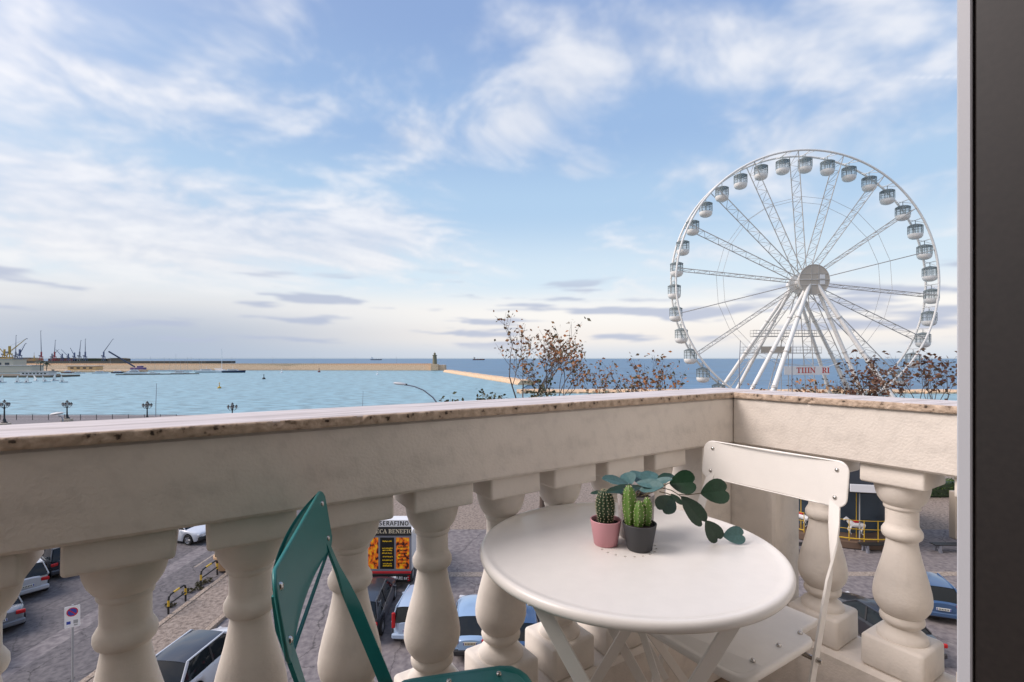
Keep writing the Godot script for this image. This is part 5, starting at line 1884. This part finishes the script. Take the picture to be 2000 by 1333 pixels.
func benches() -> void:
	var lb := ["dark bench partly hidden by the corner pier", "dark bench in the middle, in front of the carousel", "dark bench beside the door frame edge"]
	var xs := [17.7, 21.9, 26.2]
	for i in 3:
		var t := thing("bench", lb[i], "bench", Vector3(xs[i], 0, -29.2), 0.0, "dark benches in front of the carousel")
		for k in 3:
			var st := mb()
			box(st, Vector3(0, 0.46, -0.16 + k * 0.16), Vector3(2.3, 0.05, 0.14), 0.008)
			obj("slat", st, M.black_paint, t)
		for s in [-0.85, 0.85]:
			var st := mb()
			prism(st, PackedVector2Array([Vector2(-0.28, 0), Vector2(-0.14, 0), Vector2(-0.06, 0.3), Vector2(0.06, 0.3), Vector2(0.14, 0), Vector2(0.28, 0), Vector2(0.22, 0.43), Vector2(-0.22, 0.43)]), -0.06, 0.06, Transform3D(Basis(Vector3.UP, PI * 0.5), Vector3(s, 0, 0)))
			obj("leg", st, M.crane_grey, t)

# ------------------------------------------------------------------ cars
func wheel_meshes(r: float) -> Array:
	var st := mb()
	lathe(st, [Vector2(r * 0.66, -0.09), Vector2(r * 0.93, -0.1), Vector2(r, -0.07), Vector2(r, 0.07), Vector2(r * 0.93, 0.1), Vector2(r * 0.66, 0.09)], 24, Vector3.ZERO, Basis(Vector3.RIGHT, PI * 0.5))
	var ty := finish(st)
	st = mb()
	var b := Basis(Vector3.RIGHT, PI * 0.5)
	lathe(st, [Vector2(r * 0.69, -0.07), Vector2(r * 0.69, 0.085), Vector2(r * 0.62, 0.075), Vector2(r * 0.60, 0.02), Vector2(0.0, 0.03)], 24, Vector3.ZERO, b)
	for k in 5:
		var a := TAU * k / 5
		bar(st, Vector3(0, 0, 0.06), Vector3(cos(a) * r * 0.63, sin(a) * r * 0.63, 0.07), r * 0.2, 0.03, Vector3(-sin(a), cos(a), 0), 0.008)
	lathe(st, [Vector2(r * 0.16, 0.05), Vector2(r * 0.14, 0.085), Vector2(0, 0.09)], 12, Vector3.ZERO, b)
	return [ty, finish(st)]

func put_wheel(t: Node3D, wl: Array, at: Vector3, s: float) -> void:
	var g := part("wheel", t, at)
	g.rotation.y = PI * 0.5 if s > 0 else -PI * 0.5
	shape("tyre", wl[0], M.tyre, g)
	shape("rim", wl[1], M.rim, g)

func glass_quad(t: Node3D, called: String, a: Vector3, b: Vector3, c: Vector3, d: Vector3, bulge: Vector3) -> void:
	# a curved pane through four corners a b (below) c d (above)
	var st := mb()
	st.set_smooth_group(0)
	var n := 6
	var g := []
	for i in n + 1:
		var row := []
		for j in n + 1:
			var u := float(i) / n
			var v := float(j) / n
			var p := a.lerp(b, u).lerp(d.lerp(c, u), v)
			row.append(p + bulge * (sin(PI * u) * 0.7 + sin(PI * v) * 0.3))
		g.append(row)
	for i in n:
		for j in n:
			quad(st, g[i][j], g[i + 1][j], g[i + 1][j + 1], g[i][j + 1])
	obj(called, st, M.car_glass, t)

# a car, nose towards -z. s: L W H, belt, hood, deck heights, xs of glass feet and roof ends measured from the nose
func car(label: String, at: Vector3, turn: float, s: Dictionary, paint: Material, roof_paint: Material = null, hatch: Material = null) -> Node3D:
	var t := thing("parked_car", label, "car", at, turn, "cars parked in the street")
	var L: float = s.L
	var hw: float = s.W * 0.5
	var H: float = s.H
	var r: float = s.get("r", 0.31)
	var wf: float = s.get("wf", 0.78)
	var wr: float = L - s.get("wr", 0.75)
	var belt: float = s.belt
	var st := mb()
	var rings := []
	var N := 64
	var rp := roof_paint if roof_paint else paint
	for i in N + 1:
		var f := float(i) / N
		f = 0.5 - 0.5 * cos(PI * f) if i % 2 == 0 else 0.5 - 0.5 * cos(PI * f)
		var x := f * L
		var e := absf(f - 0.5) * 2.0
		var w := hw * (1.0 - 0.10 * pow(e, 3.0)) * pow(maxf(0.0, 1.0 - pow(e, 14.0)), 0.35)
		w = maxf(w, hw * 0.55)
		var top: float
		if x < s.A:
			top = lerpf(s.nose, s.hood, pow(clampf(x / s.A, 0.0, 1.0), 0.55))
		elif x > s.D:
			top = lerpf(belt, s.tail, pow(clampf((x - s.D) / maxf(L - s.D, 0.01), 0.0, 1.0), 1.6))
		else:
			top = lerpf(s.hood, belt, clampf((x - s.A) / 0.5, 0.0, 1.0))
		var bot := 0.19 + 0.16 * pow(e, 8.0)
		for wx in [wf, wr]:
			var dd := absf(x - wx)
			var ra := r + 0.055
			if dd < ra:
				bot = maxf(bot, r + sqrt(ra * ra - dd * dd))
		bot = minf(bot, top - 0.12)
		var z := x - L * 0.5
		var ring := []
		var half := [[0.93, bot], [0.985, lerpf(bot, top, 0.22)], [1.0, lerpf(bot, top, 0.5)], [0.985, lerpf(bot, top, 0.74)], [0.955, lerpf(bot, top, 0.90)], [0.90, top - 0.015], [0.78, top + 0.004], [0.45, top + 0.03], [0.0, top + 0.04]]
		for h in half:
			ring.append(Vector3(w * h[0], h[1], z))
		for k in range(half.size() - 2, -1, -1):
			ring.append(Vector3(-w * half[k][0], half[k][1], z))
		rings.append(ring)
	loft(st, rings, false)
	fan(st, rings[0])
	fan(st, rings[N], true)
	obj("body", st, paint, t)
	st = mb()
	box(st, Vector3(0, 0.36, 0), Vector3(s.W * 0.80, 0.34, L * 0.93), 0.05)
	obj("underbody", st, M.black_plastic, t)
	# glasshouse
	var zA: float = s.A - L * 0.5
	var zB: float = s.B - L * 0.5
	var zC: float = s.C - L * 0.5
	var zD: float = s.D - L * 0.5
	var wb := hw * 0.93
	var wt := hw * 0.72
	var yt := H - 0.05
	var yb := belt - 0.03
	glass_quad(t, "windscreen", Vector3(-wb * 0.93, yb, zA), Vector3(wb * 0.93, yb, zA), Vector3(wt * 0.95, yt, zB), Vector3(-wt * 0.95, yt, zB), Vector3(0, 0.02, -0.07))
	glass_quad(t, "rear_window", Vector3(wb * 0.90, yb, zD), Vector3(-wb * 0.90, yb, zD), Vector3(-wt * 0.92, yt, zC), Vector3(wt * 0.92, yt, zC), Vector3(0, 0.01, 0.06))
	var zm := lerpf(zA, zD, 0.53)
	for sd in [-1.0, 1.0]:
		var mid_b := Vector3(wb * sd, yb, zm)
		var mid_t := Vector3(wt * sd, yt, lerpf(zB, zC, 0.45))
		var fa := Vector3(wb * sd * 0.985, yb, zA + 0.06)
		var ft := Vector3(wt * sd * 0.99, yt, zB + 0.05)
		var ra := Vector3(wb * sd * 0.985, yb, zD - 0.08)
		var rt := Vector3(wt * sd * 0.99, yt, zC - 0.04)
		glass_quad(t, "side_window", fa, mid_b + Vector3(0, 0, -0.03), mid_t + Vector3(0, 0, -0.03), ft, Vector3(0.025 * sd, 0.0, 0))
		glass_quad(t, "side_window", mid_b + Vector3(0, 0, 0.03), ra, rt, mid_t + Vector3(0, 0, 0.03), Vector3(0.025 * sd, 0.0, 0))
		# pillars
		for q in [[Vector3(wb * sd * 0.965, yb, zA + 0.02), Vector3(wt * sd, yt + 0.01, zB + 0.02), 0.07], [mid_b + Vector3(0.01 * sd, 0, 0), mid_t + Vector3(0.012 * sd, 0, 0), 0.075], [Vector3(wb * sd * 0.96, yb, zD - 0.03), Vector3(wt * sd, yt + 0.01, zC - 0.02), 0.13]]:
			st = mb()
			bar(st, q[0], q[1], 0.045, q[2], Vector3(sd, 0, 0), 0.015)
			obj("pillar", st, paint if q[2] != 0.075 else M.black_plastic, t)
		st = mb()
		bar(st, Vector3(wt * sd, yt + 0.012, zB), Vector3(wt * sd, yt + 0.012, zC), 0.06, 0.05, Vector3(sd, 0, 0), 0.015)
		obj("roof_rail", st, paint, t)
		# mirror, lamps
		st = mb()
		box(st, Vector3((hw + 0.08) * sd, belt + 0.04, zA + 0.42), Vector3(0.16, 0.12, 0.10), 0.035)
		obj("mirror", st, paint, t)
		var tl: Array = s.get("tail_lamp", [0.30, 0.16, 0.82])
		st = mb()
		box(st, Vector3((hw * 0.90 - tl[0] * 0.5) * sd, tl[2], L * 0.5 - 0.035), Vector3(tl[0], tl[1], 0.10), 0.03, Basis(Vector3.UP, -0.28 * sd))
		obj("tail_light", st, M.tail_red, t)
		st = mb()
		box(st, Vector3(hw * 0.70 * sd, s.nose - 0.02, -L * 0.5 + 0.09), Vector3(0.36, 0.14, 0.14), 0.04, Basis(Vector3.UP, 0.30 * sd))
		obj("headlight", st, M.head_clear, t)
		st = mb()
		for zz in [lerpf(zm, zA, 0.06), lerpf(zm, zD, 0.45)]:
			box(st, Vector3((hw * 0.985) * sd, lerpf(0.3, belt, 0.80), zz), Vector3(0.03, 0.025, 0.16), 0.008)
		obj("door_handle", st, paint, t)
	# roof
	st = mb()
	rings = []
	for i in 13:
		var f := i / 12.0
		var z := lerpf(zB - 0.04, zC + 0.05, f)
		var yy := yt + 0.055 * sin(PI * clampf(f * 0.9 + 0.05, 0, 1)) + 0.012
		var ring := []
		for k in 11:
			var u := k / 5.0 - 1.0
			ring.append(Vector3(u * wt * 1.03, yy - 0.05 * pow(absf(u), 3.0), z))
		rings.append(ring)
	loft(st, rings, false)
	obj("roof", st, rp, t)
	# rear panel, bumpers, plates
	if hatch:
		st = mb()
		box(st, Vector3(0, 0.73, L * 0.5 - 0.02), Vector3(s.W * 0.86, 0.62, 0.1), 0.04)
		obj("tailgate", st, hatch, t)
	st = mb()
	box(st, Vector3(0, 0.43, L * 0.5 - 0.03), Vector3(s.W * 0.90, 0.22, 0.14), 0.05)
	obj("rear_bumper", st, s.get("bumper", paint), t)
	st = mb()
	box(st, Vector3(0, 0.40, -L * 0.5 + 0.04), Vector3(s.W * 0.86, 0.24, 0.14), 0.05)
	obj("front_bumper", st, M.black_plastic, t)
	st = mb()
	box(st, Vector3(0, s.get("plate", 0.68), L * 0.5 + 0.035), Vector3(0.52, 0.11, 0.02), 0.004)
	var lp := obj("number_plate", st, s.get("plate_m", M.plate_white), t)
	st = mb()
	for k in 2:
		box(st, Vector3(-0.235 + 0.47 * k, s.get("plate", 0.68), L * 0.5 + 0.0455), Vector3(0.035, 0.10, 0.004))
	obj("plate_band", st, M.sign_blue, lp)
	st = mb()
	for k in 7:
		box(st, Vector3(-0.165 + 0.055 * k, s.get("plate", 0.68), L * 0.5 + 0.0455), Vector3(0.03, 0.062, 0.004))
	obj("plate_print", st, M.black_paint, lp)
	var wl := wheel_meshes(r)
	for zz in [wf, wr]:
		for sd in [-1.0, 1.0]:
			put_wheel(t, wl, Vector3((hw - 0.11) * sd, r, zz - L * 0.5), sd)
	return t

func cars() -> void:
	var hatch := {"L": 3.9, "W": 1.72, "H": 1.48, "belt": 0.93, "hood": 0.90, "nose": 0.66, "tail": 0.88, "A": 1.0, "B": 1.75, "C": 3.35, "D": 3.78}
	var sedan := {"L": 4.6, "W": 1.82, "H": 1.45, "belt": 0.95, "hood": 0.90, "nose": 0.66, "tail": 0.90, "A": 1.35, "B": 2.1, "C": 3.25, "D": 4.0}
	var estate := {"L": 4.5, "W": 1.80, "H": 1.58, "belt": 1.0, "hood": 0.97, "nose": 0.72, "tail": 0.95, "A": 1.25, "B": 2.0, "C": 4.0, "D": 4.42, "r": 0.34}
	var mini := {"L": 3.6, "W": 1.60, "H": 1.56, "belt": 0.99, "hood": 0.95, "nose": 0.72, "tail": 0.95, "A": 0.85, "B": 1.5, "C": 3.35, "D": 3.56, "r": 0.29, "tail_lamp": [0.14, 0.62, 1.05], "bumper": M.paint_pale, "wr": 0.6}
	var old := {"L": 3.9, "W": 1.62, "H": 1.40, "belt": 0.92, "hood": 0.88, "nose": 0.70, "tail": 0.86, "A": 1.05, "B": 1.7, "C": 3.0, "D": 3.72, "r": 0.28, "plate": 0.78, "plate_m": M.plate_cream, "bumper": M.black_plastic}
	var electric := {"L": 4.0, "W": 1.78, "H": 1.60, "belt": 1.02, "hood": 0.97, "nose": 0.72, "tail": 0.99, "A": 0.85, "B": 1.7, "C": 3.45, "D": 3.96, "r": 0.35, "wf": 0.72, "wr": 0.72, "tail_lamp": [0.34, 0.13, 0.90], "bumper": M.black_plastic}
	car("white electric hatchback with black roof and tailgate beside the footway", Vector3(-11.15, 0, -17.6), -0.10, electric, M.paint_white, M.paint_charcoal, M.paint_black)
	car("charcoal estate car at the top of the angled row", Vector3(-25.1, 0, -27.2), 0.95, estate, M.paint_charcoal)
	car("silver hatchback in the middle of the angled row", Vector3(-24.9, 0, -24.6), 0.95, estate, M.paint_silver)
	car("mid grey saloon car near the road sign in the angled row", Vector3(-23.0, 0, -21.5), 0.95, sedan, M.paint_grey)
	car("pale car of which only a rear corner shows at the frame edge", Vector3(-21.2, 0, -18.6), 0.95, hatch, M.paint_white)
	car("white small car parked side-on across the road", Vector3(-20.9, 0, -31.3), -1.84, hatch, M.paint_white)
	car("black estate car behind the poster truck", Vector3(-6.35, 0, -21.9), 0.06, estate, M.paint_charcoal)
	car("pale blue boxy small car between two balusters", Vector3(-3.98, 0, -21.3), -0.06, mini, M.paint_pale)
	car("old light blue hatchback with a cream number plate", Vector3(-1.62, 0, -20.4), 0.02, old, M.paint_sky)
	car("dark blue hatchback partly hidden by the table", Vector3(0.30, 0, -20.1), 0.0, hatch, M.paint_blue)
	car("black saloon car below the cream chair", Vector3(15.1, 0, -20.4), 0.12, sedan, M.paint_black)
	car("dark blue hatchback at the door frame edge", Vector3(19.3, 0, -23.0), -0.35, hatch, M.paint_blue)

# ------------------------------------------------------------------ trees
func grow(wood: SurfaceTool, tips: Array, p: Vector3, d: Vector3, l: float, r: float, depth: int, up: float) -> void:
	var pts := [p]
	var rad := [r]
	var c := p
	var dir := d
	var steps := 4
	for i in steps:
		dir = (dir + Vector3(rng.randf_range(-0.16, 0.16), rng.randf_range(-0.08, 0.12) + up * 0.06, rng.randf_range(-0.16, 0.16))).normalized()
		c += dir * l / steps
		pts.append(c)
		rad.append(lerpf(r, r * 0.62, (i + 1.0) / steps))
		if depth <= 1:
			tips.append([c, depth])
	tube(wood, pts, rad, 6 if depth > 2 else 4, false)
	if depth == 0:
		return
	var kids := 3 if rng.randf() < 0.55 else 2
	for k in kids:
		var side := Vector3(rng.randf_range(-1, 1), rng.randf_range(-0.15, 0.5), rng.randf_range(-1, 1)).normalized()
		var nd := (dir * 1.0 + side * 0.75 + Vector3(0, up * 0.35, 0)).normalized()
		var from: Vector3 = pts[steps - (k % 2)]
		grow(wood, tips, from, nd, l * rng.randf_range(0.62, 0.84), r * 0.58, depth - 1, up)

func tree(label: String, x: float, d: float, trunk: float, spread: float, r: float, depth: int, leaves: float, cols: Array, up: float, sd: int, bias := Vector3.ZERO) -> void:
	rng.seed = sd
	var t := thing("street_tree", label, "tree", pos(x, d, 0.0), 0.0, "half-bare trees along the street")
	var wood := mb()
	var tips := []
	tube(wood, [Vector3.ZERO, Vector3(0.05, trunk * 0.5, 0.03), Vector3(0, trunk, 0)], [r * 1.25, r, r * 0.9], 10, false)
	for k in 4:
		var a := TAU * k / 4 + rng.randf()
		grow(wood, tips, Vector3(0, trunk - 0.1 * k, 0), Vector3(cos(a) * 0.8, 1.0, sin(a) * 0.8).normalized(), spread, r * 0.55, depth, up)
	obj("trunk", wood, M.bark, t)
	var st := mb()
	var n := 0
	for e in tips:
		var p: Vector3 = e[0]
		var want := leaves * clampf(1.0 + p.dot(bias) * 0.16, 0.15, 3.2)
		var k := int(want) + (1 if rng.randf() < want - int(want) else 0)
		for i in k:
			var c: Color = cols[rng.randi() % cols.size()]
			var mixed := c.lerp(cols[(rng.randi()) % cols.size()], rng.randf() * 0.5)
			leaf_card(st, p + Vector3(rng.randfn(), rng.randfn(), rng.randfn()) * 0.2, rng.randf_range(0.10, 0.20), mixed)
			n += 1
	obj("crown", st, M.tree_leaf, t)

func trees() -> void:
	var rust := [Color(0.34, 0.13, 0.045), Color(0.42, 0.18, 0.06), Color(0.22, 0.11, 0.06), Color(0.14, 0.12, 0.07), Color(0.09, 0.095, 0.055)]
	var olive := [Color(0.05, 0.065, 0.03), Color(0.08, 0.09, 0.045), Color(0.12, 0.10, 0.05)]
	tree("tall half-bare tree with rusty leaves rising above the coping in the middle", 2.2, 36, 4.6, 3.7, 0.19, 4, 1.3, rust, 0.30, 21, Vector3(0.5, 0, 0))
	tree("lower half-bare tree with rusty leaves beside the tall one", 8.6, 36, 4.2, 2.7, 0.14, 4, 0.8, rust, 0.7, 35)
	tree("thin bare tree in front of the wheel's legs", 19.4, 34, 4.2, 2.5, 0.12, 4, 0.35, rust, 0.7, 52)
	tree("half-bare tree with dark brown leaves in front of the wheel's outer legs", 24.6, 31, 4.6, 2.7, 0.14, 4, 0.75, [Color(0.12, 0.05, 0.035), Color(0.16, 0.08, 0.04), Color(0.07, 0.045, 0.03)], 0.7, 64)
	tree("olive green leafy tree low behind the coping in the middle", -0.4, 33, 3.6, 2.3, 0.12, 4, 1.2, olive, 0.7, 77)
